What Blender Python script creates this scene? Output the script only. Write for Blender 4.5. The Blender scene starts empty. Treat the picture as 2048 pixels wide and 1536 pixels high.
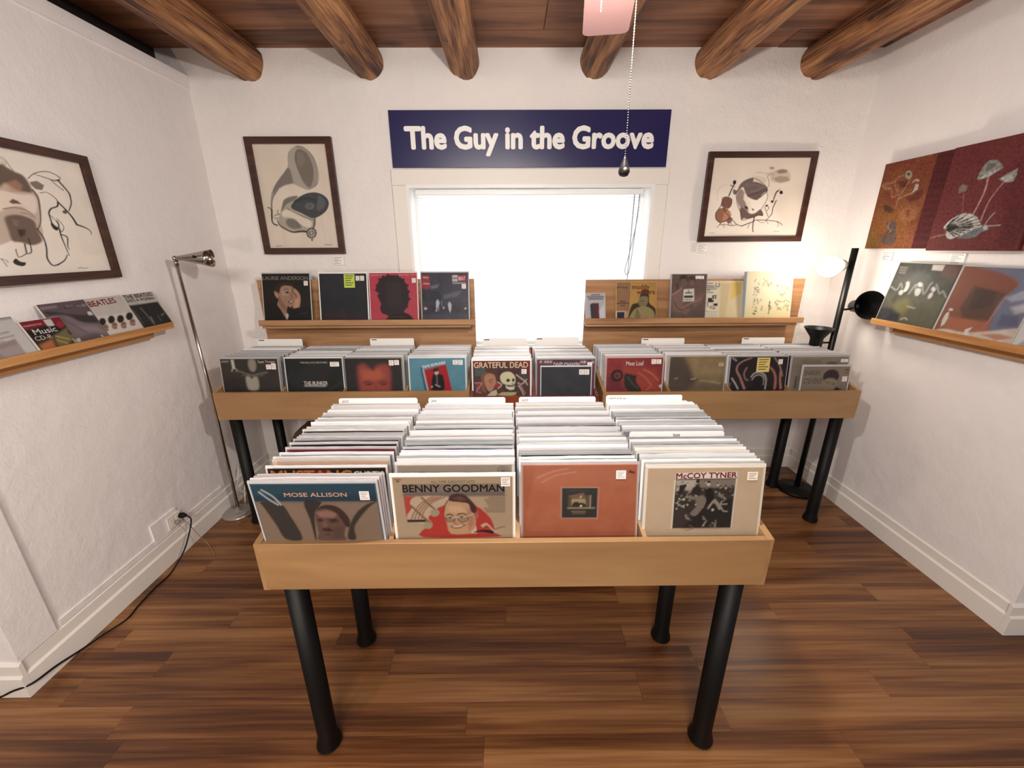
import bpy, bmesh, math, random
import numpy as np
from mathutils import Vector, Matrix, noise
random.seed(7); np.random.seed(7)
C = bpy.context.scene.collection
SC = bpy.context.scene
PI = math.pi

# ------------------------------------------------------------------ camera
F_PX = 818.5
cam_d = bpy.data.cameras.new('camera'); cam = bpy.data.objects.new('camera', cam_d); C.objects.link(cam)
cam_d.sensor_width = 36.0; cam_d.lens = F_PX / 2048.0 * 36.0; cam_d.clip_start = 0.05
pitch, roll, yaw = 0.3204, -0.0048, 0.0071
Fv = Vector((math.sin(yaw)*math.cos(pitch), math.cos(yaw)*math.cos(pitch), -math.sin(pitch)))
Rv = Vector((math.cos(yaw), -math.sin(yaw), 0)); Uv = Rv.cross(Fv)
R2 = Rv*math.cos(roll) + Uv*math.sin(roll); U2 = -Rv*math.sin(roll) + Uv*math.cos(roll)
M = Matrix((R2, U2, -Fv)).transposed().to_4x4(); M.translation = Vector((0, 0, 1.5521))
cam.matrix_world = M; SC.camera = cam

# ------------------------------------------------------------------ world, lights, exposure
SC.view_settings.view_transform = 'Standard'; SC.view_settings.look = 'None'
SC.view_settings.gamma = 1.0; SC.view_settings.use_curve_mapping = False
SC.view_settings.exposure = 0.27
w = bpy.data.worlds.new('world'); SC.world = w; w.use_nodes = True
bg = w.node_tree.nodes['Background']; bg.inputs[0].default_value = (1.0, 0.965, 0.945, 1); bg.inputs[1].default_value = 0.27

def area(name, loc, rot, sx, sy, power, col):
    l = bpy.data.lights.new(name, 'AREA'); l.shape = 'RECTANGLE'; l.size = sx; l.size_y = sy; l.energy = power; l.color = col
    o = bpy.data.objects.new(name, l); C.objects.link(o); o.location = loc; o.rotation_euler = rot; return o
# daylight behind the blind
area('window_daylight', (0.13, 3.05, 1.42), (-PI/2, 0, 0), 1.7, 1.3, 15, (0.92, 0.96, 1.0))
# added fill light, high up behind the camera
area('rear_fill', (-0.3, -1.3, 2.35), (math.radians(28), 0, 0), 1.2, 0.6, 62, (1.0, 0.935, 0.885))
# floor lamp of the shop, left behind the camera
pl = bpy.data.lights.new('shop_floor_lamp', 'POINT'); pl.energy = 24; pl.color = (1.0, 0.84, 0.68); pl.shadow_soft_size = 0.05
po = bpy.data.objects.new('shop_floor_lamp', pl); C.objects.link(po); po.location = (-1.15, -0.35, 1.15)
# the ceiling fan's lamp shining down out of its bowl
fl_ = bpy.data.lights.new('fan_lamp', 'POINT'); fl_.shadow_soft_size = 0.035; fl_.energy = 46; fl_.color = (1.0, 0.945, 0.88)
fo = bpy.data.objects.new('fan_lamp', fl_); C.objects.link(fo); fo.location = (0.20, 0.90, 1.962)
FAN_EMIT = 3.0; BULB_EMIT = 50.0

# ------------------------------------------------------------------ helpers
def lin(h):
    v = [int(h[i:i+2], 16)/255.0 for i in (0, 2, 4)]
    return tuple(((c/12.92) if c <= 0.04045 else ((c+0.055)/1.055)**2.4) for c in v)
def new_mat(name):
    m = bpy.data.materials.new(name); m.use_nodes = True; nt = m.node_tree
    return m, nt, nt.nodes['Principled BSDF']
def mat(name, col, rough=0.5, metal=0.0, spec=0.5, emit=None, es=0.0, bump=0.0, bscale=60, coat=0.0, var=0.0):
    m, nt, b = new_mat(name)
    c = lin(col) if isinstance(col, str) else col
    b.inputs['Base Color'].default_value = (*c, 1); b.inputs['Roughness'].default_value = rough
    b.inputs['Metallic'].default_value = metal; b.inputs['Specular IOR Level'].default_value = spec
    b.inputs['Coat Weight'].default_value = coat; b.inputs['Coat Roughness'].default_value = 0.12
    if emit: b.inputs['Emission Color'].default_value = (*lin(emit), 1); b.inputs['Emission Strength'].default_value = es
    if bump or var:
        tc = nt.nodes.new('ShaderNodeTexCoord'); n = nt.nodes.new('ShaderNodeTexNoise'); n.inputs['Scale'].default_value = bscale; n.inputs['Detail'].default_value = 5
        nt.links.new(tc.outputs['Object'], n.inputs['Vector'])
        if bump:
            bp = nt.nodes.new('ShaderNodeBump'); bp.inputs['Strength'].default_value = bump; bp.inputs['Distance'].default_value = 0.01
            nt.links.new(n.outputs['Fac'], bp.inputs['Height']); nt.links.new(bp.outputs['Normal'], b.inputs['Normal'])
        if var:
            mx = nt.nodes.new('ShaderNodeMix'); mx.data_type = 'RGBA'
            mx.inputs[6].default_value = (*[x*(1-var) for x in c], 1); mx.inputs[7].default_value = (*[min(1, x*(1+var)) for x in c], 1)
            nt.links.new(n.outputs['Fac'], mx.inputs[0]); nt.links.new(mx.outputs[2], b.inputs['Base Color'])
    return m
def wood(name, cols, axis=0, stretch=(1.2, 14, 14), rough=0.45, rand=0.0, bump=0.15, knots=0.0, spec=0.5, world=False, fine=0.35, coat=0.0):
    """grain: noise stretched along one axis, ramp of colours, optional per object random shift"""
    m, nt, b = new_mat(name); N = nt.nodes.new; L = nt.links.new
    tc = N('ShaderNodeTexCoord'); mp = N('ShaderNodeMapping')
    s = [stretch[1], stretch[1], stretch[2]]; s[axis] = stretch[0]
    mp.inputs['Scale'].default_value = s
    L(tc.outputs['Object'], mp.inputs['Vector'])
    oi = N('ShaderNodeObjectInfo'); cm = N('ShaderNodeCombineXYZ'); ml = N('ShaderNodeMath'); ml.operation = 'MULTIPLY'; ml.inputs[1].default_value = 37.0 if rand else 0.0
    L(oi.outputs['Random'], ml.inputs[0])
    for k in range(3): L(ml.outputs[0], cm.inputs[k])
    L(cm.outputs[0], mp.inputs['Location'])
    n1 = N('ShaderNodeTexNoise'); n1.inputs['Scale'].default_value = 1.0; n1.inputs['Detail'].default_value = 5; n1.inputs['Distortion'].default_value = 0.6
    L(mp.outputs[0], n1.inputs['Vector'])
    mp2 = N('ShaderNodeMapping'); s2 = [x*6 for x in s]; s2[axis] = stretch[0]*2.5; mp2.inputs['Scale'].default_value = s2; L(tc.outputs['Object'], mp2.inputs['Vector'])
    n2 = N('ShaderNodeTexNoise'); n2.inputs['Scale'].default_value = 1.0; n2.inputs['Detail'].default_value = 3; L(mp2.outputs[0], n2.inputs['Vector'])
    mx = N('ShaderNodeMath'); mx.operation = 'MULTIPLY_ADD'; mx.inputs[1].default_value = fine; L(n2.outputs['Fac'], mx.inputs[0]); L(n1.outputs['Fac'], mx.inputs[2])
    sb = N('ShaderNodeMath'); sb.operation = 'SUBTRACT'; sb.inputs[1].default_value = fine*0.5; L(mx.outputs[0], sb.inputs[0])
    last = sb.outputs[0]
    if rand:
        r1 = N('ShaderNodeMath'); r1.operation = 'MULTIPLY_ADD'; r1.inputs[1].default_value = rand; L(oi.outputs['Random'], r1.inputs[0]); L(last, r1.inputs[2])
        r2 = N('ShaderNodeMath'); r2.operation = 'SUBTRACT'; r2.inputs[1].default_value = rand*0.5; L(r1.outputs[0], r2.inputs[0]); last = r2.outputs[0]
    cr = N('ShaderNodeValToRGB'); el = cr.color_ramp.elements
    while len(el) < len(cols): el.new(0.5)
    for i, c in enumerate(cols): el[i].position = 0.28 + 0.44*i/(len(cols)-1); el[i].color = (*lin(c), 1)
    L(last, cr.inputs[0]); out = cr.outputs[0]
    if knots:
        v = N('ShaderNodeTexVoronoi'); v.inputs['Scale'].default_value = knots; mp3 = N('ShaderNodeMapping'); s3 = [1.6]*3; s3[axis] = 0.9; mp3.inputs['Scale'].default_value = s3
        L(tc.outputs['Object'], mp3.inputs['Vector']); L(mp3.outputs[0], v.inputs['Vector'])
        k = N('ShaderNodeMapRange'); k.inputs[1].default_value = 0.05; k.inputs[2].default_value = 0.16; k.inputs[3].default_value = 0.8; k.inputs[4].default_value = 0.0; L(v.outputs['Distance'], k.inputs[0])
        m2 = N('ShaderNodeMix'); m2.data_type = 'RGBA'; L(k.outputs[0], m2.inputs[0]); L(out, m2.inputs[6]); m2.inputs[7].default_value = (*[x*0.35 for x in lin(cols[0])], 1); out = m2.outputs[2]
    L(out, b.inputs['Base Color']); b.inputs['Roughness'].default_value = rough; b.inputs['Specular IOR Level'].default_value = spec
    b.inputs['Coat Weight'].default_value = coat; b.inputs['Coat Roughness'].default_value = 0.2
    if bump:
        bp = N('ShaderNodeBump'); bp.inputs['Strength'].default_value = bump; bp.inputs['Distance'].default_value = 0.01; L(n2.outputs['Fac'], bp.inputs['Height']); L(bp.outputs[0], b.inputs['Normal'])
    return m
class MB:
    def __init__(s): s.v = []; s.f = []; s.m = []; s.sm = []
    def add(s, vs, fs, mi=0, smooth=False):
        o = len(s.v); s.v += [tuple(v) for v in vs]; s.f += [tuple(i+o for i in f) for f in fs]; s.m += [mi]*len(fs); s.sm += [smooth]*len(fs)
    def box(s, x0, x1, y0, y1, z0, z1, mi=0, bev=0.0):
        if bev <= 0:
            v = [(x, y, z) for z in (z0, z1) for y in (y0, y1) for x in (x0, x1)]
            s.add(v, [(0,2,3,1), (4,5,7,6), (0,1,5,4), (2,6,7,3), (0,4,6,2), (1,3,7,5)], mi); return
        bm = bmesh.new(); bmesh.ops.create_cube(bm, size=1)
        for vv in bm.verts: vv.co = Vector((x0+(vv.co.x+.5)*(x1-x0), y0+(vv.co.y+.5)*(y1-y0), z0+(vv.co.z+.5)*(z1-z0)))
        bmesh.ops.bevel(bm, geom=bm.edges[:], offset=bev, segments=1, affect='EDGES')
        s.bm(bm, mi)
    def bm(s, bm, mi=0, smooth=False):
        bm.verts.ensure_lookup_table(); bm.verts.index_update()
        s.add([v.co[:] for v in bm.verts], [[v.index for v in f.verts] for f in bm.faces], mi, smooth); bm.free()
    def prism(s, pts, axis, a0, a1, mi=0):
        """pts 2D polygon, extruded along axis between a0 and a1"""
        def P(p, a):
            return {0: (a, p[0], p[1]), 1: (p[0], a, p[1]), 2: (p[0], p[1], a)}[axis]
        n = len(pts); v = [P(p, a0) for p in pts] + [P(p, a1) for p in pts]
        fs = [tuple(range(n-1, -1, -1)), tuple(range(n, 2*n))] + [(i, (i+1) % n, n+(i+1) % n, n+i) for i in range(n)]
        bm = bmesh.new(); bv = [bm.verts.new(q) for q in v]
        for f in fs: bm.faces.new([bv[i] for i in f])
        bmesh.ops.recalc_face_normals(bm, faces=bm.faces[:]); s.bm(bm, mi)
    def lathe(s, prof, base, d=(0, 0, 1), n=20, mi=0, smooth=True, caps=True):
        """prof list of (r, h) along direction d from base"""
        d = Vector(d).normalized(); q = d.to_track_quat('Z', 'Y'); base = Vector(base); v = []; f = []
        for r, h in prof:
            for k in range(n):
                a = 2*PI*k/n; v.append(base + q @ Vector((r*math.cos(a), r*math.sin(a), h)))
        for i in range(len(prof)-1):
            for k in range(n): k2 = (k+1) % n; f.append((i*n+k, i*n+k2, (i+1)*n+k2, (i+1)*n+k))
        if caps: f.append(tuple(range(n-1, -1, -1))); f.append(tuple((len(prof)-1)*n+k for k in range(n)))
        s.add(v, f, mi, smooth)
    def tube(s, pts, r, n=8, mi=0):
        pts = [Vector(p) for p in pts]; v = []; f = []; up = Vector((0.13, 0.21, 0.97))
        for i, p in enumerate(pts):
            t = (pts[min(i+1, len(pts)-1)] - pts[max(i-1, 0)]).normalized(); a = t.cross(up)
            if a.length < 1e-3: a = t.cross(Vector((1, 0, 0)))
            a.normalize(); b_ = t.cross(a)
            rr = r[i] if isinstance(r, (list, tuple)) else r
            for k in range(n): an = 2*PI*k/n; v.append(p + a*rr*math.cos(an) + b_*rr*math.sin(an))
        for i in range(len(pts)-1):
            for k in range(n): k2 = (k+1) % n; f.append((i*n+k, i*n+k2, (i+1)*n+k2, (i+1)*n+k))
        f.append(tuple(range(n-1, -1, -1))); f.append(tuple((len(pts)-1)*n+k for k in range(n)))
        s.add(v, f, mi, True)
    def sphere(s, c, r, mi=0, sub=2, sc=(1, 1, 1)):
        bm = bmesh.new(); bmesh.ops.create_icosphere(bm, subdivisions=sub, radius=r)
        for v in bm.verts: v.co = Vector((v.co.x*sc[0]+c[0], v.co.y*sc[1]+c[1], v.co.z*sc[2]+c[2]))
        s.bm(bm, mi, True)
    def mesh(s, name, mats):
        me = bpy.data.meshes.new(name); me.from_pydata(s.v, [], s.f)
        for m in (mats if isinstance(mats, (list, tuple)) else [mats]): me.materials.append(m)
        me.polygons.foreach_set('material_index', s.m); me.polygons.foreach_set('use_smooth', s.sm); me.update(); return me
    def build(s, name, mats, parent=None, loc=None, rot=None):
        o = bpy.data.objects.new(name, s.mesh(name, mats)); C.objects.link(o)
        if parent: o.parent = parent
        if loc: o.location = loc
        if rot: o.rotation_euler = rot
        return o
def empty(name, loc, rot=(0, 0, 0)):
    o = bpy.data.objects.new(name, None); C.objects.link(o); o.location = loc; o.rotation_euler = rot; o.empty_display_size = 0.05; return o
def tag(o, label=None, cat=None, group=None, kind=None):
    if label: o['label'] = label
    if cat: o['category'] = cat
    if group: o['group'] = group
    if kind: o['kind'] = kind
    return o
def smooth_path(pts, n=6):
    P = [Vector(p) for p in pts]; out = []
    for i in range(len(P)-1):
        p0, p1, p2, p3 = P[max(i-1, 0)], P[i], P[i+1], P[min(i+2, len(P)-1)]
        for k in range(n):
            t = k/n; out.append(0.5*((2*p1)+(-p0+p2)*t+(2*p0-5*p1+4*p2-p3)*t*t+(-p0+3*p1-3*p2+p3)*t**3))
    out.append(P[-1]); return out

# ------------------------------------------------------------------ materials
def plaster(name, col, b1=0.35, scale=9):
    m, nt, b = new_mat(name); N = nt.nodes.new; L = nt.links.new
    tc = N('ShaderNodeTexCoord'); n1 = N('ShaderNodeTexNoise'); n1.inputs['Scale'].default_value = scale; n1.inputs['Detail'].default_value = 8; n1.inputs['Roughness'].default_value = 0.6; L(tc.outputs['Object'], n1.inputs['Vector'])
    n2 = N('ShaderNodeTexNoise'); n2.inputs['Scale'].default_value = 110; n2.inputs['Detail'].default_value = 3; L(tc.outputs['Object'], n2.inputs['Vector'])
    ad = N('ShaderNodeMath'); ad.operation = 'MULTIPLY_ADD'; ad.inputs[1].default_value = 0.12; L(n2.outputs['Fac'], ad.inputs[0]); L(n1.outputs['Fac'], ad.inputs[2])
    bp = N('ShaderNodeBump'); bp.inputs['Strength'].default_value = b1; bp.inputs['Distance'].default_value = 0.02; L(ad.outputs[0], bp.inputs['Height']); L(bp.outputs[0], b.inputs['Normal'])
    mx = N('ShaderNodeMix'); mx.data_type = 'RGBA'; c = lin(col); mx.inputs[6].default_value = (*[x*0.93 for x in c], 1); mx.inputs[7].default_value = (*c, 1); L(n1.outputs['Fac'], mx.inputs[0]); L(mx.outputs[2], b.inputs['Base Color'])
    b.inputs['Roughness'].default_value = 0.7; b.inputs['Specular IOR Level'].default_value = 0.25
    return m
M_WALL = plaster('white_plaster', 'f2ecea')
M_WALLB = plaster('adobe_plaster', 'f0eae6', 0.9, 5)
M_TRIM = mat('painted_trim', 'ebe5dd', 0.5, bump=0.06, bscale=40)
M_JAMB = mat('white_gloss_trim', 'f0eeea', 0.4)
M_FLOOR = wood('floor_plank_wood', ['4a2914', '683f22', '825630', '966a42'], 0, (0.8, 15, 15), rough=0.33, rand=0.10, bump=0.05, fine=0.5)
M_CEIL = wood('ceiling_board_wood', ['3a2012', '6a4026', '86563a', '9a6a48'], 0, (1.0, 9, 9), rough=0.6, rand=0.22, bump=0.1, knots=2.2)
M_VIGA = wood('peeled_log_wood', ['3e2415', '7a4c2e', 'a06c42', 'bc8a5a'], 1, (2.2, 20, 20), rough=0.65, bump=1.0, knots=6.0, rand=0.05, fine=0.7)
M_MAPLE = wood('light_maple_wood', ['8e6a48', '9c7850', 'a8845a'], 0, (1.4, 9, 9), rough=0.42, rand=0.08, bump=0.03, fine=0.2)
M_OAK = wood('ledge_oak_wood', ['8a6040', 'a87c54', 'b88c64'], 0, (1.6, 16, 22), rough=0.45, rand=0.08, bump=0.05)
M_OAKY = wood('wall_ledge_wood', ['a8703c', 'c08a50', 'cc9a62'], 1, (1.6, 16, 22), rough=0.45, rand=0.08, bump=0.05)
M_CHERRY = wood('red_cherry_wood', ['4c1c10', '7c3420', '98492c'], 0, (4, 10, 10), rough=0.35, rand=0.1, bump=0.02)
M_BLACK = mat('black_metal', '0c0b0b', 0.5, spec=0.22)
M_BLACKS = mat('black_lamp_enamel', '101212', 0.38, spec=0.3)
M_CHROME = mat('brushed_chrome', 'b0a8a0', 0.16, 1.0)
M_FRAME = wood('dark_walnut_frame', ['2c1710', '40241a', '523022'], 0, (3, 30, 30), rough=0.35, bump=0.05)
M_NAVY = mat('navy_sign_panel', '201f52', 0.28, spec=0.5, coat=0.2)
M_SIGNT = mat('white_sign_letters', 'f6f4f0', 0.5)
M_WHITE = mat('white_paper', 'f2efea', 0.5)
M_INK = mat('ink_print', '1c1a18', 0.5)

M_CORD = mat('white_cord', 'd8d4cc', 0.5)
M_BAG = mat('brown_paper', '4c3324', 0.8, bump=0.5, bscale=12, var=0.2)
M_CANVAS = mat('canvas_edge_red', '6a2c2c', 0.7)
# sleeve card takes its colour from the object
def card_mat():
    m, nt, b = new_mat('printed_card'); oi = nt.nodes.new('ShaderNodeObjectInfo'); nt.links.new(oi.outputs['Color'], b.inputs['Base Color'])
    b.inputs['Roughness'].default_value = 0.4; b.inputs['Coat Weight'].default_value = 0.25; b.inputs['Coat Roughness'].default_value = 0.2; return m
M_CARD = card_mat()
def plast_mat():
    m, nt, b = new_mat('clear_sleeve_edge'); oi = nt.nodes.new('ShaderNodeObjectInfo'); mx = nt.nodes.new('ShaderNodeMix'); mx.data_type = 'RGBA'; mx.inputs[0].default_value = 0.75
    nt.links.new(oi.outputs['Color'], mx.inputs[6]); mr = nt.nodes.new('ShaderNodeMapRange'); mr.inputs[3].default_value = 0.30; mr.inputs[4].default_value = 0.92; nt.links.new(oi.outputs['Random'], mr.inputs[0]); nt.links.new(mr.outputs[0], mx.inputs[7])
    nt.links.new(mx.outputs[2], b.inputs['Base Color']); b.inputs['Roughness'].default_value = 0.3; return m
M_PLAST = plast_mat()
def print_mat(name, rough, coat, dim):
    m, nt, b = new_mat(name); a = nt.nodes.new('ShaderNodeAttribute'); a.attribute_name = 'Col'; nt.links.new(a.outputs['Color'], b.inputs['Base Color'])
    b.inputs['Roughness'].default_value = rough; b.inputs['Coat Weight'].default_value = coat; b.inputs['Coat Roughness'].default_value = 0.15; b.inputs['Specular IOR Level'].default_value = 0.25
    mx = nt.nodes.new('ShaderNodeMix'); mx.data_type = 'RGBA'; mx.blend_type = 'MULTIPLY'; mx.inputs[0].default_value = 1.0; mx.inputs[7].default_value = (dim, dim, dim, 1); nt.links.new(a.outputs['Color'], mx.inputs[6]); nt.links.new(mx.outputs[2], b.inputs['Base Color']); return m
M_PRINT = print_mat('cover_print', 0.55, 0.03, 0.64)
M_DRAW = print_mat('drawing_paper', 0.8, 0.0, 1.0)
M_PAINT = print_mat('painted_canvas', 0.75, 0.0, 0.55)
def mottle(m, scale, lo, hi):
    nt = m.node_tree; b = nt.nodes['Principled BSDF']; src = b.inputs['Base Color'].links[0].from_socket; N = nt.nodes.new
    tc = N('ShaderNodeTexCoord'); n = N('ShaderNodeTexNoise'); n.inputs['Scale'].default_value = scale; n.inputs['Detail'].default_value = 4; nt.links.new(tc.outputs['Object'], n.inputs['Vector'])
    mr = N('ShaderNodeMapRange'); mr.inputs[1].default_value = .3; mr.inputs[2].default_value = .7; mr.inputs[3].default_value = lo; mr.inputs[4].default_value = hi; nt.links.new(n.outputs['Fac'], mr.inputs[0])
    mx = N('ShaderNodeMix'); mx.data_type = 'RGBA'; mx.blend_type = 'MULTIPLY'; mx.inputs[0].default_value = 1.0; nt.links.new(src, mx.inputs[6]); nt.links.new(mr.outputs[0], mx.inputs[7]); nt.links.new(mx.outputs[2], b.inputs['Base Color'])
    bp = N('ShaderNodeBump'); bp.inputs['Strength'].default_value = .3; bp.inputs['Distance'].default_value = .002; nt.links.new(n.outputs['Fac'], bp.inputs['Height']); nt.links.new(bp.outputs[0], b.inputs['Normal'])
mottle(M_PAINT, 90, .62, 1.3)
def glass_mat():
    m = bpy.data.materials.new('picture_glass'); m.use_nodes = True; nt = m.node_tree; nt.nodes.clear(); N = nt.nodes.new
    o = N('ShaderNodeOutputMaterial'); t = N('ShaderNodeBsdfTransparent'); g = N('ShaderNodeBsdfGlossy'); g.inputs['Roughness'].default_value = 0.02; mx = N('ShaderNodeMixShader'); f = N('ShaderNodeFresnel'); f.inputs[0].default_value = 1.45
    ge = N('ShaderNodeNewGeometry'); iv = N('ShaderNodeMath'); iv.operation = 'SUBTRACT'; iv.inputs[0].default_value = 1.0; nt.links.new(ge.outputs['Backfacing'], iv.inputs[1]); ml = N('ShaderNodeMath'); ml.operation = 'MULTIPLY'; nt.links.new(iv.outputs[0], ml.inputs[0]); nt.links.new(f.outputs[0], ml.inputs[1]); nt.links.new(ml.outputs[0], mx.inputs[0]); nt.links.new(t.outputs[0], mx.inputs[1]); nt.links.new(g.outputs[0], mx.inputs[2]); nt.links.new(mx.outputs[0], o.inputs[0]); return m
M_GLASS = glass_mat()
def shade_mat():
    m = bpy.data.materials.new('cellular_shade_fabric'); m.use_nodes = True; nt = m.node_tree; nt.nodes.clear(); N = nt.nodes.new
    o = N('ShaderNodeOutputMaterial'); d = N('ShaderNodeBsdfDiffuse'); d.inputs[0].default_value = (0.85, 0.85, 0.86, 1); t = N('ShaderNodeBsdfTranslucent'); t.inputs[0].default_value = (0.9, 0.93, 0.97, 1); mx = N('ShaderNodeMixShader'); mx.inputs[0].default_value = 0.6
    nt.links.new(d.outputs[0], mx.inputs[1]); nt.links.new(t.outputs[0], mx.inputs[2]); nt.links.new(mx.outputs[0], o.inputs[0]); return m
M_SHADE = shade_mat()
# ------------------------------------------------------------------ flat prints: colours per vertex on a fine grid, lettering as letter outlines
def vnoise(ch, cw, n, seed):
    rs = np.random.RandomState(seed); g = rs.rand(n+2, n+2)
    y = np.linspace(0, n, ch); x = np.linspace(0, n, cw); yi = y.astype(int); xi = x.astype(int); fy = (y-yi)[:, None]; fx = (x-xi)[None, :]
    a = g[yi][:, xi]; b = g[yi][:, xi+1]; c = g[yi+1][:, xi]; d = g[yi+1][:, xi+1]
    return (a*(1-fx)+b*fx)*(1-fy) + (c*(1-fx)+d*fx)*fy
def cr_spline(p, closed, n=4):
    m = len(p)
    if m < 3: return p
    out = []; rng = range(m) if closed else range(m-1)
    for i in rng:
        g = (lambda k: p[k % m]) if closed else (lambda k: p[min(max(k, 0), m-1)])
        p0, p1, p2, p3 = g(i-1), g(i), g(i+1), g(i+2)
        for k in range(n):
            t = k/n; out.append(0.5*(2*p1+(-p0+p2)*t+(2*p0-5*p1+4*p2-p3)*t*t+(-p0+3*p1-3*p2+p3)*t**3))
    if not closed: out.append(p[-1])
    return np.array(out)
def raster(name, asp):
    cw, ch, bgc, ops = ART[name]; X, Y = np.meshgrid(np.linspace(0, 1000, cw), np.linspace(0, 1000, ch))
    img = np.ones((ch, cw, 3))*np.array(lin(bgc)); px = 1000.0/cw; sd = sum(map(ord, name)) % 1000
    img *= (0.96+0.08*vnoise(ch, cw, 9, sd))[:, :, None]
    for line in ops.split('\n'):
        q = line.split('|')
        if q[0] == 'n':
            nn = 0.5*vnoise(ch, cw, 7, sd+1)+0.3*vnoise(ch, cw, 19, sd+2)+0.2*vnoise(ch, cw, 41, sd+3); a = np.clip((nn-0.35)*2.2, 0, 1)*float(q[2]); img = img*(1-a[:, :, None])+np.array(lin(q[1]))*a[:, :, None]; continue
        col = np.array(lin(q[1])); al = float(q[2]); pts = np.array([[float(z) for z in t.split(',')] for t in q[-1].split()])
        if q[0] == 'p':
            soft = max(float(q[3]), px*0.7); P = cr_spline(pts, True, 3) if len(pts) > 6 else pts
            x0, y0 = P.min(0)-soft; x1, y1 = P.max(0)+soft
        else:
            w0, w1 = max(float(q[3])*0.5, px*.5), max(float(q[4])*0.5, px*.5); P = cr_spline(pts, False, 4); soft = px*0.7; mw = max(w0, w1)+soft; x0, y0 = P.min(0)-mw; x1, y1 = P.max(0)+mw
        i0, i1 = max(0, int(y0/1000*(ch-1))), min(ch, int(y1/1000*(ch-1))+2); j0, j1 = max(0, int(x0/1000*(cw-1))), min(cw, int(x1/1000*(cw-1))+2)
        if i1 <= i0 or j1 <= j0: continue
        x = X[i0:i1, j0:j1]; y = Y[i0:i1, j0:j1]; D = np.full(x.shape, 1e9); ins = np.zeros(x.shape, bool)
        n = len(P); rng = range(n) if q[0] == 'p' else range(n-1); best = np.full(x.shape, 1e9)
        for i in rng:
            ax, ay = P[i]; bx, by = P[(i+1) % n]; dx, dy = bx-ax, by-ay; l2 = dx*dx+dy*dy+1e-9
            t = np.clip(((x-ax)*dx+(y-ay)*dy)/l2, 0, 1); d = np.hypot(x-ax-t*dx, (y-ay-t*dy))
            if q[0] == 'p':
                D = np.minimum(D, d); c = ((ay > y) != (by > y)) & (x < (bx-ax)*(y-ay)/((by-ay) if by != ay else 1e-9)+ax); ins ^= c
            else: best = np.minimum(best, d-(w0+(w1-w0)*(i+t)/max(1, n-1)))
        if q[0] == 'p': sdv = np.where(ins, -D, D); a = np.clip(0.5-sdv/(2*soft), 0, 1)
        else:
            a = np.clip(0.5-best/(2*soft), 0, 1)
            if min(w0, w1) < soft: a = a*min(1, 0.7+max(w0, w1)/soft)
        a = (a*a*(3-2*a) if q[0] == 'p' else np.clip(a*1.15, 0, 1))*al; img[i0:i1, j0:j1] = img[i0:i1, j0:j1]*(1-a[:, :, None])+col*a[:, :, None]
    return img
_txt = {}
def text_tris(body, bold=0.0):
    k = (body, bold)
    if k in _txt: return _txt[k]
    cu = bpy.data.curves.new('lettering', 'FONT'); cu.body = body; cu.resolution_u = 3; cu.fill_mode = 'FRONT'
    o = bpy.data.objects.new('lettering', cu); C.objects.link(o); dg = bpy.context.evaluated_depsgraph_get(); ev = o.evaluated_get(dg); me = ev.to_mesh()
    v = np.array([x.co[:2] for x in me.vertices]); f = [tuple(p.vertices) for p in me.polygons]
    ev.to_mesh_clear(); bpy.data.objects.remove(o); bpy.data.curves.remove(cu)
    lay = np.zeros(len(v))
    if bold > 0:
        n0 = len(v); V = [v]; F_ = list(f); LY_ = [lay]
        for j in range(8):
            t = j*PI/4; V.append(v+np.array([math.cos(t), math.sin(t)])*bold*.55); F_ += [tuple(i+n0*(j+1) for i in q) for q in f]; LY_.append(lay+j+1)
        v = np.concatenate(V); f = F_; lay = np.concatenate(LY_)
    _txt[k] = (np.column_stack([v, lay]), f); return _txt[k]
CAPH = None
def cap_h():
    global CAPH
    if CAPH is None: v, _ = text_tris('H'); CAPH = float(v[:, 1].max()-v[:, 1].min())
    return CAPH
def art_mesh(name, w, h, y=-0.0006):
    """print of width w, height h in the local XZ plane, facing -Y, from its bottom centre"""
    img = raster(name, w/h); ch, cw = img.shape[:2]
    xs = np.linspace(-w/2, w/2, cw); zs = np.linspace(h, 0, ch); XX, ZZ = np.meshgrid(xs, zs)
    V = np.stack([XX.ravel(), np.full(cw*ch, y), ZZ.ravel()], 1); cols = img.reshape(-1, 3)
    idx = np.arange(cw*ch).reshape(ch, cw); Fq = np.stack([idx[1:, :-1], idx[1:, 1:], idx[:-1, 1:], idx[:-1, :-1]], -1).reshape(-1, 4)
    faces = Fq.tolist(); VV = V.tolist(); CC = cols.tolist()
    for (t, c, u0, v0, u1, v1, hh, bold) in TXT.get(name, []):
        tv, tf = text_tris(t, bold); mn = tv[:, 0].min(); mxx = tv[:, 0].max()
        p0 = np.array([(u0/1000-0.5)*w, (1-v0/1000)*h]); p1 = np.array([(u1/1000-0.5)*w, (1-v1/1000)*h]); d = p1-p0; L_ = np.hypot(*d); ex = d/L_; ey = np.array([-ex[1], ex[0]])
        sx = L_/(mxx-mn); sy = hh/1000*h/cap_h(); o = len(VV); lc = list(lin(c))
        for q in tv: p = p0+ex*(q[0]-mn)*sx+ey*q[1]*sy; VV.append([p[0], y-0.0003-0.00004*q[2], p[1]]); CC.append(lc)
        faces += [tuple(i+o for i in f) for f in tf]
    me = bpy.data.meshes.new(name); me.from_pydata(VV, [], faces)
    at = me.color_attributes.new('Col', 'FLOAT_COLOR', 'POINT'); a4 = np.ones((len(VV), 4), np.float32); a4[:, :3] = np.array(CC); at.data.foreach_set('color', a4.ravel()); me.update()
    return me
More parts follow.
